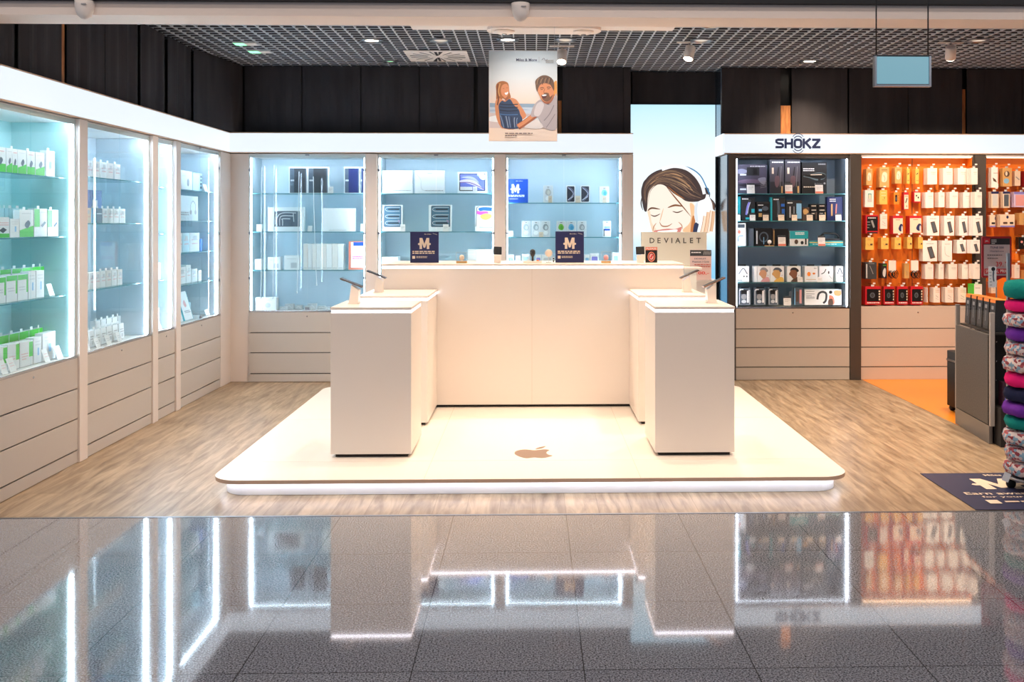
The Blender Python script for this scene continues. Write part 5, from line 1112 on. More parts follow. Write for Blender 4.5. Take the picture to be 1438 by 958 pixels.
for a0, a1, tp, body, art, tx, nm in [(1034, 1047.5, 313.5, 'white', lambda a: (a.rect('slate', .15, .8, .85, .95), a.ell('salmon', .3, .62, .14, .08), a.line('sky', [(.2, .2), (.25, .42), (.7, .45)], .008)), 'white carton with small blue and orange pictures', 'toothbrush_box'), (1052.5, 1058.5, 321, 'slate', None, 'slim grey blue carton standing sideways', 'slim_box'), (1060.5, 1084.5, 320.5, 'black', lambda a: (a.rect('lgrey', .06, .12, .14, .85), a.ell('slate', .5, .5, .28, .3), a.ell('black', .5, .5, .2, .22), a.rect('sky', .48, .1, .52, .5)), 'black carton with a ring picture', 'device_box'),
                                  (1085.5, 1107, 321.5, 'brown', lambda a: (a.rect('black', .1, .0, 1, 1), a.rect('gold', .04, .1, .09, .9)), 'dark brown carton behind a pale disc', 'device_box'), (1109, 1135, 324.5, 'white', lambda a: (a.rect('teal', 0, .48, 1, 1), a.lines('white', .3, .8, [.85, .75], .06), a.ell('brown', .35, .28, .1, .16), a.ell('dark', .66, .22, .08, .12), a.rect('dark', .82, .1, .9, .5)), 'white and teal carton with small device pictures', 'massager_box'), (1136.5, 1188, 338.5, 'teal', lambda a: (a.rect('yellow', 0, .62, 1, .82), a.lines('white', .1, .8, [.3], .1)), 'long low teal and yellow carton', 'massager_box')]:
    bp(nm, 'carton', a0, a1, tp, z, tx + ', third dark shelf', body, art, d=.08)
Y = D + .13; zz = PZ(1160, 338.5, D + .12) + .001
t = thing('curling_device', (PX(1166, Y), Y + .02, zz), 'black curved hair device lying on the long teal carton', 'hair device')
w_ = PX(1178, Y) - PX(1153, Y); mb = MB(); mb.tube([(-w_ / 2, 0, .012), (-w_ / 2, 0, .05), (-w_ * .3, 0, .075), (w_ * .3, 0, .075), (w_ / 2, 0, .05), (w_ / 2, 0, .012)], .011, 'black', 10); mb.build('bow', t); mb = MB(); mb.box((-w_ / 2 - .01, -.02, 0), (w_ / 2 + .01, .02, .024), 'dark', bev=.006); mb.build('base', t)
Y = D + .07; t = thing('pale_disc', (PX(1080.5, Y), Y, z + .001), 'pale round disc on a low foot on the third dark shelf', 'device'); mb = MB(); mb.lathe([(.001, -.004), (.02, -.004), (.02, .004), (.001, .004)], 'white', 20, Matrix.Translation((0, 0, .042)) @ Matrix.Rotation(PI / 2, 4, 'X')); mb.build('disc', t); mb = MB(); mb.box((-.045, -.02, 0), (.045, .02, .006), 'tan', bev=.001); mb.box((-.003, .004, .006), (.003, .008, .03), 'lgrey'); mb.build('foot', t)
ptag(1093, 1103.5, 330.5, z, 'pink price tag before the dark brown carton', red=True); ptag(1149, 1159, 331, z, 'pink price tag before the long teal carton', red=True)
z = sD[3]
def art_head(cap, skin, shirt):
    def f(a): a.blob(shirt, [(.3, 0), (.95, 0), (.9, .28), (.6, .3), (.4, .15)]); a.blob(skin, [(.20, .62), (.34, .80), (.70, .78), (.72, .40), (.60, .22), (.42, .22), (.28, .36), (.14, .48)]); a.blob(cap, [(.20, .72), (.35, .90), (.65, .90), (.86, .72), (.72, .62), (.62, .74), (.36, .76)]); a.line('grey', [(.8, .4), (.9, .42)], .004); a.ell(skin, .66, .56, .05, .07)
    return f
def art_set(a): a.line('slate', [(.2, .5), (.45, .82), (.62, .82), (.85, .5)], .008); a.ell('dark', .6, .35, .05, .05); a.ell('dark', .82, .35, .05, .05); a.lines('slate', .08, .45, [.08], .03)
def art_sport(a): a.ell('orange', .32, .5, .13, .14); a.ell('orange', .7, .53, .11, .06); a.rect('tan', .12, .14, .85, .17); a.lines('grey', .7, .9, [.84], .05)
def art_loop(a): a.line('dark', [(.15, .5), (.35, .6), (.48, .82)], .008); a.ell('dark', .68, .6, .05, .1); a.line('grey', [(.7, .4), (.9, .2)], .004)
for a0, a1, art, tx in [(1034, 1052, art_set, 'with folded neckband picture'), (1059, 1063, None, 'slim side view'), (1063.5, 1081, art_head('grey', 'skin', 'pink'), 'with profile head in grey cap'), (1081.5, 1101, art_head('slate', 'tan', 'yellow'), 'with profile head in slate cap'), (1105.5, 1124.5, art_head('dark', 'skin_d', 'brown'), 'with dark haired profile head'), (1130, 1148.5, art_sport, 'with two orange earpieces'), (1150.5, 1170, art_loop, 'with a dark cable loop'), (1174, 1188.5, art_set, 'with arched earphones picture')]:
    o = bp('headset_box', 'carton', a0, a1, 374, z, 'white headset carton ' + tx, 'white', art, d=.10)
    if a1 - a0 > 10:
        w_ = o.dimensions.x; mb = MB(); hgt = PZ(1100, 374, D + .12) - z; mb.box((-w_ * .28, .03, hgt), (w_ * .3, .034, hgt + .016), 'dark'); mb.build('hang_tab', o)
for k, (a0, a1) in enumerate([(1120, 1127.5), (1148, 1155), (1175.5, 1183)]): ptag(a0, a1, 389, z, f'small white tag before the headset cartons, {ordn[k]} from the alcove', dark=False)
z = sD[4]
for k, (a0, a1) in enumerate([(1037, 1054), (1059, 1075), (1079, 1093)]):
    o = bp('blister_pack', 'package', a0, a1, 405, z, f'clear blister pack with black and silver device, {ordn[k]} from the alcove', 'slate', lambda a: (a.rect('lgrey', .04, .04, .96, .9), a.rect('slate', .1, .05, .9, .85), a.ell('grey', .45, .5, .22, .16), a.rect('black', .2, .66, .8, .9), a.rect('white', .70, .15, .86, .85), a.ell('lgrey', .45, .22, .2, .1), a.rect('white', .1, .9, .4, .96)), d=.06)
    t_ = MB(); t_.box((-.03, .02, o.dimensions.z), (.05, .024, o.dimensions.z + .012), 'black'); t_.build('hang_tab', o)
bp('clear_pack', 'package', 1106, 1114.5, 404.5, z, 'slim clear pack behind the low price tag', 'acrylic', lambda a: a.rect('slate', .2, .2, .7, .8), d=.05)
bp('clear_pack', 'package', 1115.5, 1127.5, 404.5, z, 'clear pack with pinkish content next to the neck massager', 'slate', lambda a: (a.rect('sky', .0, .0, .1, 1), a.rect('brown', .2, .2, .5, .8), a.rect('pink', .6, .1, .85, .9)), d=.05)
ptag(1100.5, 1111, 416.5, z, 'white price tag with dark top at the cabinet bottom')
def art_neck(a):
    a.line('charcoal', [(.34, .36), (.38, .72), (.48, .84), (.58, .72), (.57, .3), (.50, .12)], a.w * .055); a.ell('dark', .70, .82, .045, .10); a.blob('tan', [(.80, .9), (.97, .9), (.97, .62), (.82, .62)]); a.blob('salmon', [(.66, .55), (.70, .62), (.78, .5), (.80, .1), (.68, .05)]); a.blob('brown', [(.65, .35), (.75, .38), (.76, 0), (.64, 0)]); a.lines('slate', .04, .26, [.86, .7, .58, .5, .42], .03)
bp('massager_box', 'carton', 1130, 1182, 406.5, z, 'large white carton with a U shaped neck massager picture', 'white', art_neck, d=.12)

# ================================================================ orange wall packs on pegs
YW = D + .13
pegs1 = MB(); pegn = [0]
def hangpack(px0, px1, py0, py1, n, body, art, label, cat='package', sp=.036, name='hanging_pack', unit=None, glabel=None):
    """n packs one behind the other on a peg; px range covers front plus visible side"""
    sidepx = [0, 1.5, 3.5, 5.5][n]; front = px1 > 1366 and unit is None; Yw_ = D - .002 if front else YW; Yf = Yw_ - (.012 if front else .03) - n * sp
    pxm = px0 + sidepx; x0, x1 = PX(pxm, Yf), PX(px1, Yf); pm = (pxm + px1) / 2
    z0, z1 = PZ(pm, py1, Yf), PZ(pm, py0, Yf); w, h = x1 - x0, z1 - z0; cx = (x0 + x1) / 2
    for k in range(n):
        if k == 0: o = pack(name, label, cat, cx, Yf, z0, w, h, sp - .006, body, art, hang=True)
        else: o = pack(name, glabel or (label + ', hanging behind the front one'), cat, cx, Yf + k * sp, z0, w, h, sp - .006, body, None, group='packs behind: ' + label[:60])
    # the peg belongs to the slatwall
    u = unit or SB1; mb = MB(); yy = Yw_ - .001; zz = z1 + .023
    mb.tube([(cx - u.location.x, yy - D, zz), (cx - u.location.x, Yf - D - .02, zz), (cx - u.location.x, Yf - D - .03, zz + .01)], .0025, 'chrome', 6)
    mb.box((cx - u.location.x - .012, Yf - D - .033, zz + .004), (cx - u.location.x + .012, Yf - D - .031, zz + .018), 'paper'); mb.build('peg', u); return
def a_plain(a): a.lines('grey', .35, .85, [.72], .03); a.lines('grey', .4, .8, [.62], .015); a.rect('lgrey', .85, .06, .92, .1)
def a_tan(a): a.lines('brown', .2, .8, [.85], .03); a.blob('cream', [(.2, .3), (.7, .3), (.75, .7), (.3, .72)]); a.line('brown', [(.4, .6), (.55, .45), (.5, .3)], .003)
def a_tan2(a): a.line('dark', [(.3, .6), (.7, .72)], .008); a.ell('dark', .35, .85, .04, .02); a.ell('dark', .55, .86, .04, .02); a.lines('brown', .2, .8, [.2], .03)
def a_white_card(a): a.rrect('teal', .35, .35, .75, .8, .06, .04); a.rrect('cream', .4, .4, .7, .75, .04, .03); a.rrect('lgrey', .3, .3, .8, .5, .04, .03)
def a_gold(a): a.lines('cream', .2, .8, [.8, .6], .04); a.ell('brown', .6, .45, .06, .05); a.lines('red', .3, .7, [.3], .02)
def a_orblk(a): a.rrect('black', .2, .2, .6, .8, .15, .1); a.rrect('slate', .28, .3, .5, .6, .08, .06); a.lines('dark', .7, .92, [.7, .5, .3], .05)
def a_redw(a): a.rect('cream', .12, .04, .95, .85); a.poly('dark', [(.3, .4), (.45, .36), (.75, .62), (.65, .7)]); a.ell('salmon', .6, .2, .12, .05); a.lines('red', .2, .85, [.76], .03)
def a_redw2(a): a.rect('cream', .12, .1, .95, .9); a.ell('dark', .4, .62, .10, .09); a.ell('dark', .65, .45, .10, .09)
def a_redblk(a): a.rect('black', .12, .14, .95, .92); a.poly('grey', [(.4, .7), (.55, .72), (.72, .35), (.6, .3)]); a.lines('white', .2, .8, [.82], .04); a.lines('grey', .1, .35, [.6, .45, .3], .04); a.rect('dark', .1, .0, .9, .08)
def a_card(a): a.lines('tan', .3, .9, [.8, .7], .02); a.line('grey', [(.3, .5), (.7, .35)], .003); a.line('grey', [(.25, .3), (.8, .2)], .002)
def a_watch(a): a.rect('cream', .02, .04, .98, .86); a.blob('navy', [(.55, .3), (.75, .55), (.98, .5), (.95, .25), (.75, .15)]); a.ell('lgrey', .9, .3, .08, .16); a.lines('red', .3, .7, [.76], .03)
def a_phone_p(a): a.lines('grey', .25, .75, [.84], .025); a.poly('brown', [(.28, .68), (.62, .72), (.86, .18), (.52, .12)]); a.poly('slate', [(.34, .64), (.58, .67), (.78, .22), (.56, .18)])
def a_yel(a): a.lines('gold', .2, .7, [.78], .05); a.rrect('brown', .55, .36, .85, .5, .04, .04); a.line('gold', [(.2, .5), (.5, .3)], .004)
def a_dk(a): a.rect('lgrey', .08, .06, .18, .9); a.line('grey', [(.4, .8), (.7, .3)], .006); a.lines('grey', .3, .8, [.9], .04)
def a_dk2(a): a.blob('lgrey', [(.2, .5), (.6, .7), (.8, .5), (.6, .1), (.2, .2)]); a.lines('green', .2, .8, [.85], .05)
def a_wline(a): a.line('grey', [(.3, .72), (.35, .35), (.75, .22)], .003); a.lines('grey', .3, .8, [.82], .02)
def a_redsq(a):
    a.rrect('black', .1, .18, .82, .86, .04, .04); a.ell('slate', .46, .52, .16, .15); a.ell('charcoal', .46, .52, .1, .1); a.rect('black', .82, .18, .98, .86)
    for q in range(4): a.ell('cream', .90, .74 - q * .15, .05, .05)
    a.lines('white', .12, .9, [.08], .05)
R = [
 (1211, 1225, 237, 260, 4, 'tan', a_tan, 'tan package beside the dark pillar, top peg row'), (1230, 1248.5, 235, 263, 5, 'tan', a_tan, 'largest tan package on the top peg row'), (1251.5, 1266.5, 235, 258, 4, 'tan', a_tan, 'tan package with pale label, third on the top peg row'), (1268, 1277.5, 237, 258, 3, 'yellow', a_tan2, 'narrow yellow package with black plug print, fourth on top row'), (1280, 1290.5, 237, 258, 3, 'yellow', a_tan2, 'narrow yellow package with black plug print, fifth on top row'),
 (1297, 1316, 236, 259, 5, 'paper', a_plain, 'white pack, first of four on the top peg row'), (1319, 1338, 236, 259, 5, 'paper', a_plain, 'white pack, second of four on the top peg row'), (1339.5, 1357.5, 236, 259, 5, 'paper', a_plain, 'white pack, third of four on the top peg row'), (1358.5, 1373, 236, 259, 5, 'paper', a_plain, 'white pack overlapping the dark pillar, top peg row'),
 (1211, 1227, 267, 291, 2, 'white', a_white_card, 'white card pack with green strap picture beside the pillar'), (1230, 1246, 267, 287, 4, 'yellow', a_gold, 'yellow pack with red speckles, second peg row'), (1250, 1263, 270, 287, 3, 'orange', a_orblk, 'orange pack with black oval device'), (1265.5, 1276, 270, 294.5, 2, 'red', a_redw, 'red and white pack with slanted black plug'), (1279.5, 1293, 269, 284.5, 2, 'red', a_redw2, 'small red pack with two black earbuds'),
 (1294, 1311, 270, 292, 5, 'paper', a_plain, 'white pack, first of five on the second peg row'), (1312.5, 1326.5, 270, 291, 4, 'paper', a_plain, 'white pack, second of five on the second peg row'), (1328, 1345.5, 269.5, 292, 5, 'paper', a_plain, 'white pack, third of five on the second peg row'), (1347, 1362, 270, 292, 5, 'paper', a_plain, 'white pack, fourth of five on the second peg row'), (1363.5, 1379, 269.5, 291.5, 4, 'paper', a_plain, 'white pack overlapping the dark pillar, second peg row'),
 (1210, 1233.5, 302, 328, 4, 'red', a_redblk, 'red pack with black panel, third peg row beside the pillar'), (1234.5, 1246, 300.5, 321.5, 1, 'paper', a_card, 'cream card with thin cable print, third peg row'), (1248.5, 1268, 303, 329, 6, 'red', a_watch, 'red striped pack with navy watch, first of two'), (1272, 1294, 303, 328, 6, 'red', a_watch, 'red striped pack with navy watch, second of two'),
 (1296, 1319, 303, 331, 5, 'white', a_phone_p, 'white pack with slanted phone print, first of four'), (1320.5, 1340, 303, 331, 5, 'white', a_phone_p, 'white pack with slanted phone print, second of four'), (1341.5, 1359.5, 303, 331, 5, 'white', a_phone_p, 'white pack with slanted phone print, third of four'), (1361, 1380, 303, 331, 5, 'white', a_phone_p, 'white pack with slanted phone print overlapping the dark pillar'),
 (1210, 1227, 333.5, 351, 5, 'yellow', a_yel, 'small yellow pack, first on the yellow peg row'), (1232, 1248, 334, 350, 5, 'yellow', a_yel, 'small yellow pack, second on the yellow peg row'), (1251, 1265.5, 333.5, 350, 4, 'yellow', a_yel, 'small yellow pack, third on the yellow peg row'), (1268.5, 1281, 333, 349.5, 3, 'yellow', a_yel, 'small yellow pack, fourth on the yellow peg row'), (1284, 1296, 333, 349.5, 3, 'yellow', a_yel, 'small yellow pack, fifth on the yellow peg row'),
 (1290.5, 1316, 338, 367, 6, 'white', a_phone_p, 'large white pack with slanted phone print, fourth row'), (1317, 1337, 338, 367, 4, 'white', a_wline, 'large white pack with thin line drawing'), (1338.5, 1357, 337, 356, 5, 'white', a_phone_p, 'short white phone print pack beside the line drawing pack'), (1358.5, 1376, 337, 356, 5, 'white', a_phone_p, 'short white phone print pack beside the price sign'),
 (1209.5, 1231, 368.5, 392, 4, 'charcoal', a_dk, 'dark grey pack with pale spine beside the pillar'), (1233, 1245.5, 370, 391, 3, 'dark', a_dk2, 'dark pack with pale shape and green line'), (1266.5, 1277, 370, 391, 2, 'gold', a_card, 'brown golden slim pack between two cable bundles'),
 (1294, 1311, 371, 392, 5, 'paper', a_plain, 'white pack, first on the fifth peg row'), (1312.5, 1325.5, 371, 392, 4, 'paper', a_plain, 'white pack, second on the fifth peg row'), (1326.5, 1344, 371, 392, 5, 'paper', a_plain, 'white pack, third on the fifth peg row'), (1345.5, 1360, 371, 392, 4, 'paper', a_plain, 'white pack, fourth on the fifth peg row'), (1361.5, 1376, 371, 392, 4, 'paper', a_plain, 'white pack, fifth on the fifth peg row'),
 (1209.5, 1237, 402.5, 428, 7, 'red', a_redsq, 'red framed black speaker pack, first of four'), (1237.5, 1256, 402.5, 428, 2, 'red', a_redsq, 'red framed black speaker pack, second of four'), (1256.5, 1275, 402.5, 428, 2, 'red', a_redsq, 'red framed black speaker pack, third of four'), (1275.5, 1296, 402.5, 428, 2, 'red', a_redsq, 'red framed black speaker pack, fourth of four'),
 (1296.8, 1303, 404, 425, 3, 'paper', a_card, 'narrow cream pack on the lowest peg row'), (1305.5, 1320, 404.5, 425, 4, 'paper', a_card, 'cream pack, second on the lowest peg row'), (1322, 1339, 404, 425, 5, 'paper', a_card, 'cream pack, third on the lowest peg row'), (1340, 1357, 404, 425, 4, 'paper', a_card, 'cream pack, fourth on the lowest peg row'), (1360, 1379, 399, 419, 4, 'green', lambda a: (a.rect('white', .18, 0, 1, 1), a.lines('grey', .3, .8, [.7], .04)), 'white pack with bright green side near the grey unit'),
]
for a0, a1, t0, t1, n, body, art, tx in R: hangpack(a0, a1, t0, t1, min(n, 3) if n < 4 else 3, body, art, tx)
def cable_bundle(px, label, unit=SB1):
    Yf = YW - .10; x = PX(px, Yf); z1 = PZ(px, 366, Yf); z0 = PZ(px, 392, Yf)
    t = thing('cable_bundle', (x, Yf, z0), label, 'cable pack'); h = z1 - z0
    mb = MB(); mb.box((-.04, 0, h * .45), (.035, .02, h), 'paper', bev=.004); mb.box((-.025, .002, h * .36), (.022, .018, h * .45), 'paper'); mb.build('card', t)
    mb = MB()
    for k in range(6):
        r = .016 + .005 * (k % 3); cx_ = -.028 + k * .012; pts = [(cx_ + r * math.cos(q * PI / 5), -.004 + .006 * (k % 3), h * .26 + r * 1.6 * math.sin(q * PI / 5)) for q in range(11)]
        mb.tube(pts, .0035, 'black', 6)
    mb.build('coiled_cable', t)
    mb = MB(); mb.tube([(0, .09, h + .006), (0, -.02, h + .006), (0, -.03, h + .016)], .0025, 'chrome', 6); o = mb.build('peg', unit); o.location = (x - unit.location.x, Yf - D, z0)
cable_bundle(1253.5, 'black cable bundle under a white card, nearer the dark pillar'); cable_bundle(1285, 'black cable bundle under a white card, nearer the phone packs')
R2 = [(1386.5, 1402, 235, 263.5, 3, 'white', lambda a: (a.poly('brown', [(.2, .5), (.6, .4), (.8, .25), (.3, .32)]), a.lines('grey', .3, .9, [.7], .03), a.rect('salmon', .9, .2, 1, 1)), 'white pack with brown case picture beside the pillar'), (1402.5, 1421, 236, 262, 3, 'tan', lambda a: (a.ell('sky', .4, .3, .3, .14), a.ell('brown', .45, .68, .3, .16), a.ell('cream', .4, .7, .12, .12)), 'tan pack with blue and brown round picture'), (1421.5, 1433, 240, 261, 2, 'cream', lambda a: a.line('grey', [(.2, .6), (.8, .4)], .01), 'cream pack with slanted grey cable print'), (1433.5, 1450, 240, 262, 3, 'dred', a_card, 'dark red pack at the picture edge, top row'),
      (1386.5, 1402.5, 269, 292, 3, 'cream', lambda a: (a.rect('navy', 0, .86, 1, 1), a.rrect('lgrey', .15, .1, .85, .82, .05, .04)), 'cream pack with navy header and pale inner square'), (1403, 1418, 269, 292, 3, 'cream', lambda a: (a.rect('navy', 0, .86, 1, 1), a.rrect('slate', .15, .1, .85, .82, .05, .04)), 'cream pack with navy header and dark inner square'), (1418.5, 1446, 269.5, 291, 5, 'lilac', lambda a: (a.rect('violet', 0, .85, 1, 1), a.rect('pink', .1, .1, 1, .8)), 'lilac pack with pink window, second row'),
      (1386.5, 1398, 302, 319, 2, 'cream', lambda a: (a.rect('violet', 0, 0, 1, .12), a.rrect('dark', .3, .24, .9, .4, .06, .05), a.ell('navy', .95, .72, .1, .14)), 'squat cream pack with purple base, first of two'), (1399, 1425, 301, 319, 3, 'cream', lambda a: (a.rect('violet', 0, 0, 1, .12), a.rrect('brown', .2, .24, .5, .4, .06, .05), a.rrect('dark', .65, .24, .9, .4, .05, .05), a.ell('navy', .5, .78, .08, .12)), 'squat cream pack with purple base, wider one'), (1426, 1446, 299, 316, 3, 'tan', a_card, 'beige pack beside the squat purple based packs'),
      (1427, 1445, 333, 350, 2, 'black', lambda a: (a.ell('pink', .3, .6, .12, .1), a.ell('cream', .6, .4, .12, .12)), 'black pack with small pale pictures beside the price sign'), (1422.5, 1430, 356, 365, 2, 'orange', None, 'small orange and red pack peeking out beside the price sign'), (1434, 1448, 358, 370, 2, 'gold', lambda a: a.rect('tan', .1, .1, .95, .9), 'golden framed pack at the picture edge'), (1421, 1432, 372, 391, 2, 'paper', a_plain, 'cream pack behind the sign, above the teal pillow'), (1433, 1448, 380, 393, 3, 'tan', a_card, 'beige pack above the teal pillow'),
      (1386.5, 1399, 396, 412, 3, 'cream', a_card, 'cream pack under the red price sign, first'), (1385.5, 1397, 406, 419, 2, 'green', lambda a: a.rect('brown', .1, .3, .9, .9), 'green and brown pack partly hidden by black cartons')]
for a0, a1, t0, t1, n, body, art, tx in R2[:-1]: hangpack(a0, a1, t0, t1, min(n, 3), body, art, tx, unit=SB2)

# ================================================================ side wall products
XF = XL - .09
LC = [(YS + .082, PY(105.5, XL) - .021)]
def lp(name, cat, pa, pb, z, h, label, body, art=None, dx=.0, d=.04, group=None, hang=False, tilt=0):
    X = XF - dx; y0, y1 = PY(pa, X), PY(pb, X)
    if LC[0]: y0, y1 = max(y0, LC[0][0]), min(y1, LC[0][1])
    return pack(name, label, cat, X, (y0 + y1) / 2, z + .001, y1 - y0, h, d, body, art, rz=PI / 2, group=group, hang=hang, tilt=tilt)
GRN = pr('#52c93a')
def g_tri(a): a.poly(GRN, [(0, 0), (1, 0), (1, .42), (0, .25)]); a.blob('slate', [(.35, .45), (.6, .62), (.75, .5), (.55, .32)]); a.lines('lgrey', .15, .8, [.85], .03)
def g_band(a): a.rect(GRN, 0, 0, 1, .34); a.blob('slate', [(.3, .4), (.5, .6), (.72, .5), (.5, .3)]); a.lines('pink', .15, .8, [.82], .04)
def g_side(a): a.rect('green', .0, .35, .42, .98); a.poly('slate', [(.5, .4), (.8, .55), (.92, .5), (.62, .33)]); a.lines('lgrey', .5, .9, [.85], .04)
def g_sku(a): a.rect(GRN, 0, 0, 1, .2); a.poly('dark', [(.2, .35), (.5, .5), (.8, .38), (.5, .22)]); a.lines('pink', .1, .9, [.7, .6], .04)
def g_w(a): a.lines('lgrey', .15, .8, [.82, .7], .03); a.rrect('sky', .4, .3, .6, .6, .05, .05)
edges = [(-7, 8), (9, 17), (17.5, 24.5), (25, 37), (38, 49), (50, 62.5)]
for k, (a, b) in enumerate(edges): lp('accessory_box', 'carton', a, b, SHL[0], .145, f'white and green carton on the top shelf near the shop front, {ordn[k]} from the entrance', 'white', [g_band, g_tri][k % 2], hang=(k % 2 == 0), d=.05)
lp('accessory_box', 'carton', 65, 77, SHL[0], .165, 'tall white carton with hanging hole, last on the top shelf', 'white', g_w, hang=True, d=.04)
for k, (a, b, f) in enumerate([(-5, 13, g_sku), (14.5, 27, g_w), (27.5, 47, g_tri), (48, 66, g_side), (67, 82, g_side)]):
    lp('accessory_box', 'carton', a, b, SHL[1], [.12, .11, .165, .175, .17][k], f'green printed carton on the second shelf, front row, {ordn[k]} from the entrance', 'white', f, hang=k > 1, d=.04)
for k, (a, b) in enumerate([(0, 6), (7, 12), (13, 22), (23, 33)]): lp('accessory_box', 'carton', a, b, SHL[1], .175, f'pale carton in the back row of the second shelf, {ordn[k]} from the entrance', 'lcyan', None, dx=.09, hang=True)
for k, (a, b) in enumerate([(-7, 8), (9, 24), (25, 39), (40, 50), (51, 62)]): lp('accessory_box', 'carton', a, b, SHL[2], [.15, .155, .155, .17, .17][k], f'green topped carton on the third shelf, {ordn[k]} from the entrance', 'white', (lambda a_: (a_.rect('green', 0, .8, 1, 1), a_.rect('green', .85, .3, 1, .8), a_.lines('lgrey', .1, .7, [.5, .4], .04))) if k < 3 else g_w, d=.05)
for k, (a, b) in enumerate([(0, 15), (17, 30), (31, 44), (45, 56), (57, 66)]): lp('accessory_box', 'carton', a, b, SHL[2], .185, f'white green edged carton in the back row of the third shelf, {ordn[k]} from the entrance', 'white', lambda a_: a_.rect('green', 0, .85, 1, 1), dx=.10, hang=True)
lp('price_tag', 'price tag', 70, 77, SHL[2], .08, 'leaning white tag at the end of the third green carton shelf', 'white', None, d=.002, tilt=-.3)
zz = .692
for k, (a, b) in enumerate([(-9, 10), (11, 27), (28, 46), (47.5, 58), (60, 78)]): lp('accessory_box', 'carton', a, b, zz, [.15, .155, .15, .16, .175][k], f'carton with green corner at the bottom, front row, {ordn[k]} from the entrance', 'white', (lambda a_: (a_.rect('green', .7, .35, 1, .95), a_.lines('pink', .1, .6, [.5, .4, .3], .03))) if k < 3 else g_w, d=.05)
for k, (a, b) in enumerate([(-2, 12), (13, 26), (27, 40), (41, 54), (55, 70)]): lp('accessory_box', 'carton', a, b, zz, .19, f'green topped carton at the bottom, back row, {ordn[k]} from the entrance', 'white', lambda a_: a_.rect('green', 0, .75, 1, 1), dx=.11, hang=True)
for k, (a, b) in enumerate([(4, 12), (15, 24), (64, 71), (81, 89)]): lp('price_tag', 'price tag', a, b, zz, .085, f'white tag leaning at the bottom of the green carton cabinet, {ordn[k]} from the entrance', 'paper', lambda a_: a_.lines('pink', .2, .8, [.6, .4], .04), dx=-.045, d=.002, tilt=-.35)
# second side cabinet
LC[0] = (PY(117, XL) + .021, PY(209.5, XL) - .021)
S2 = [1.88, 1.56, 1.10]
def w2(a): a.lines('pink', .2, .8, [.6, .4], .05); a.rrect('lgrey', .3, .6, .7, .85, .05, .05)
for k, (a, b) in enumerate([(118, 121), (122, 130), (131, 140), (141, 150), (150.5, 159), (161, 169)]): lp('accessory_box', 'carton', a, b, S2[0], .115, f'small white pack on the top shelf of blue card side cabinet, {ordn[k]} from entrance', 'white' if k % 2 else 'paper', w2, hang=True, d=.05)
lp('info_card', 'sign', 122, 143, S2[1], .235, 'pale blue card with white M in the second side cabinet', pr('#6f93cf'), lambda a: big_m(a, 'white', .3, .3, .75, .7), dx=.07, d=.004)
for k, (a, b, c) in enumerate([(117.5, 128, 'cream'), (128.5, 135, 'sky'), (135.5, 143.5, 'slate'), (144, 151, 'white'), (151.5, 159, 'white'), (159.5, 167, 'white'), (167.5, 176, 'white')]): lp('accessory_box', 'carton', a, b, S2[1], .105, f'small {dict(cream="cream", sky="pale blue", slate="navy", white="white")[c]} pack beside the blue card, {ordn[k]} from the entrance', c, w2 if k != 2 else (lambda a_: a_.lines('white', .1, .9, [.6], .06)), hang=k > 2, d=.05)
for k in range(7): lp('accessory_box', 'carton', 118 + k * 7.8, 125 + k * 7.8, S2[2], .115, f'white pack on the third shelf of blue card side cabinet, {ordn[k]} from entrance', 'white' if k % 2 else 'paper', w2, hang=k > 1, d=.05)
for k in range(7): lp('accessory_box', 'carton', 118 + k * 8.3, 125 + k * 8.3, zz, .115, f'grey printed white pack at the bottom of blue card side cabinet, {ordn[k]} from entrance', 'white', lambda a_: (a_.lines('grey', .2, .8, [.6, .45], .05), a_.ell('lgrey', .5, .25, .2, .12)), hang=True, d=.06, tilt=-.06)
for k in range(5): lp('accessory_box', 'carton', 134 + k * 8, 141 + k * 8, zz, .15, f'white back row pack at the bottom of blue card side cabinet, {ordn[k]} from entrance', 'white', None, dx=.12, hang=True)
for k in range(4): lp('price_tag', 'price tag', 121 + k * 15, 127 + k * 15, zz, .07, f'tilted white tag at the bottom of blue card side cabinet, {ordn[k]} from entrance', 'paper', lambda a_: a_.lines('grey', .2, .8, [.6, .4], .04), dx=-.045, d=.002, tilt=-.35)
# narrow cabinet
LC[0] = (PY(217, XL) + .021, PY(242.5, XL) - .021)
for k, (a, b) in enumerate([(218, 220.5), (221, 223.5)]): lp('case_box', 'carton', a, b, SHL[0], .17, f'slim upright white carton in the narrow side cabinet, {ordn[k]} one', 'white', w2, d=.08, tilt=-.08)
lp('case_box', 'carton', 218, 226, SHL[2], .14, 'pale carton on the lowest shelf of the narrow side cabinet', 'paper', w2, d=.06)
lp('case_box', 'carton', 218, 224, zz, .17, 'white carton at the bottom of the narrow side cabinet', 'white', w2, d=.08); lp('price_tag', 'price tag', 223, 228, zz, .08, 'leaning tag at the bottom of the narrow side cabinet', 'paper', None, dx=-.04, d=.002, tilt=-.35)
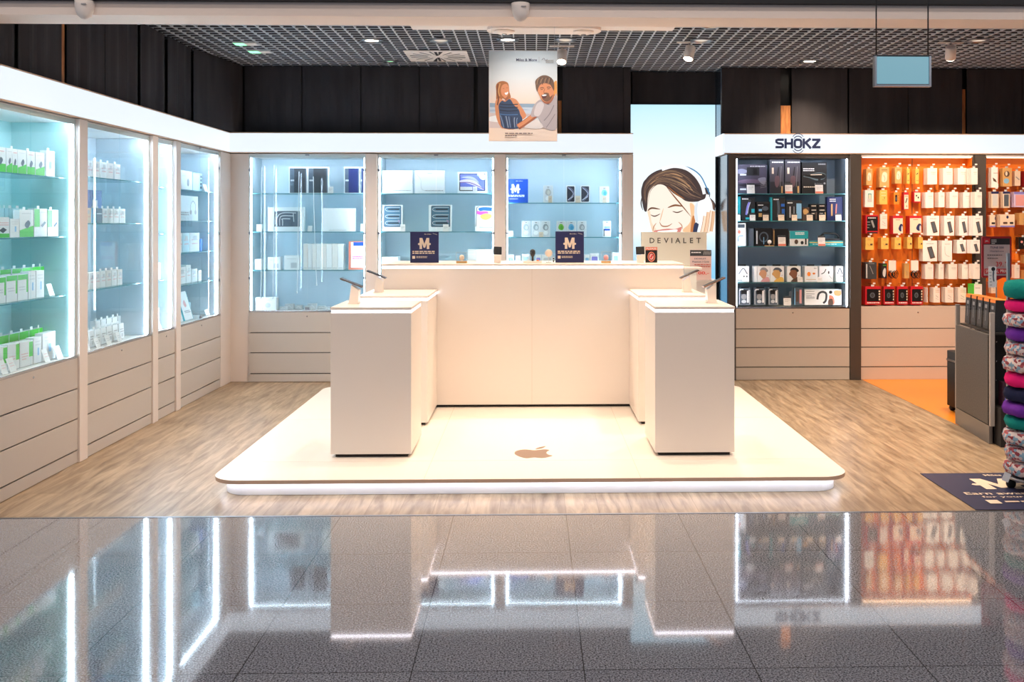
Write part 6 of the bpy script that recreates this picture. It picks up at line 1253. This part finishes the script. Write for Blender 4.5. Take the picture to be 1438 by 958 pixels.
# fourth side cabinet
LC[0] = (PY(249, XL) + .021, PY(307, XL) - .021)
S4 = [1.855, 1.58, 1.30, 1.02]
def hp(a): a.rect('#eef3f6', 0, 0, 1, 1); a.line('slate', [(.62, .35), (.62, .65), (.74, .80), (.86, .65), (.86, .35)], .012); a.ell('grey', .62, .35, .05, .1); a.ell('grey', .86, .35, .05, .1); a.lines('grey', .1, .5, [.3, .22], .05)
lp('headphone_box', 'carton', 254, 270, S4[0], .175, 'white headphone carton with grey oval print, top shelf of the corner side cabinet', 'white', lambda a: (a.ell('slate', .62, .4, .10, .2), a.lines('lgrey', .1, .4, [.7], .05)), d=.12, dx=.04)
lp('headphone_box', 'carton', 271, 284, S4[0], .17, 'pale carton with stacked dark spots, top shelf of the corner side cabinet', 'lcyan', lambda a: [a.rect('slate', .75, .15 + q * .2, .95, .28 + q * .2) for q in range(4)] and None, d=.12, dx=.04)
lp('small_white_box', 'carton', 288, 293, S4[0], .07, 'tiny leaning white card at the end of the top shelf', 'white', None, d=.01, tilt=-.3); lp('price_tag', 'price tag', 251, 257, S4[0], .06, 'tag leaning beside the white headphone carton', 'paper', None, dx=-.03, d=.002, tilt=-.3)
lp('headphone_box', 'carton', 250, 278, S4[1], .225, 'large white carton picturing over ear headphones, second shelf', 'white', hp, d=.14, dx=.04)
lp('speaker_box', 'carton', 250, 270, S4[2], .035, 'flat dark teal carton under the third shelf boxes', 'slate', None, d=.14, dx=.02) if False else None
for k, (a, b, c) in enumerate([(250, 256, 'white'), (256.5, 266, 'lcyan'), (266.5, 280, 'white'), (281.5, 284, 'blue')]): lp('speaker_box', 'carton', a, b, S4[2], .17 if k < 3 else .11, ['slim white carton, third shelf of the corner side cabinet', 'pale blue carton, third shelf of the corner side cabinet', 'wide white carton with grey mark, third shelf', 'slim vivid blue pack at the end of the third shelf'][k], c, w2 if k < 3 else None, d=.12, dx=.03)
for k, (a, b) in enumerate([(250, 261), (261.5, 268), (269, 277), (279, 283)]): lp('speaker_box', 'carton', a, b, S4[3], [.15, .16, .12, .1][k], f'white carton on the fourth shelf of the corner side cabinet, {ordn[k]} from the narrow one', 'white', w2, d=.12, dx=.03)
for k, (a, b, c) in enumerate([(250, 258, 'teal'), (260, 272, 'teal')]):
    lp('brochure_board', 'sign', a, b, zz, .26, ['teal edged white board leaning at the bottom, hidden half', 'teal edged white board leaning at the bottom, front one with pink mark'][k], 'teal', lambda a_: (a_.rect('white', .0, 0, .93, 1), a_.blob('pink', [(.3, .6), (.5, .7), (.6, .5), (.4, .45)]), a_.lines('slate', .2, .8, [.3, .25], .03)), d=.012, dx=.0, tilt=-.28)
lp('speaker_box', 'carton', 256, 268, zz, .13, 'pale carton behind the leaning boards at the cabinet bottom', 'lcyan', None, d=.1, dx=.12)
lp('price_tag', 'price tag', 290, 295, zz, .06, 'tiny tag at the bottom of the corner side cabinet', 'paper', None, dx=-.03, d=.002, tilt=-.35)

# ================================================================ render settings
sc = SC
sc.view_settings.view_transform = 'Standard'; sc.view_settings.look = 'None'; sc.view_settings.gamma = 1; sc.view_settings.use_curve_mapping = False
sc.view_settings.exposure = 0.9
cy = sc.cycles
cy.use_denoising = True; cy.max_bounces = 10; cy.diffuse_bounces = 4; cy.glossy_bounces = 5; cy.transparent_max_bounces = 24; cy.caustics_reflective = False; cy.caustics_refractive = False
cy.sample_clamp_indirect = 6; cy.use_light_tree = True
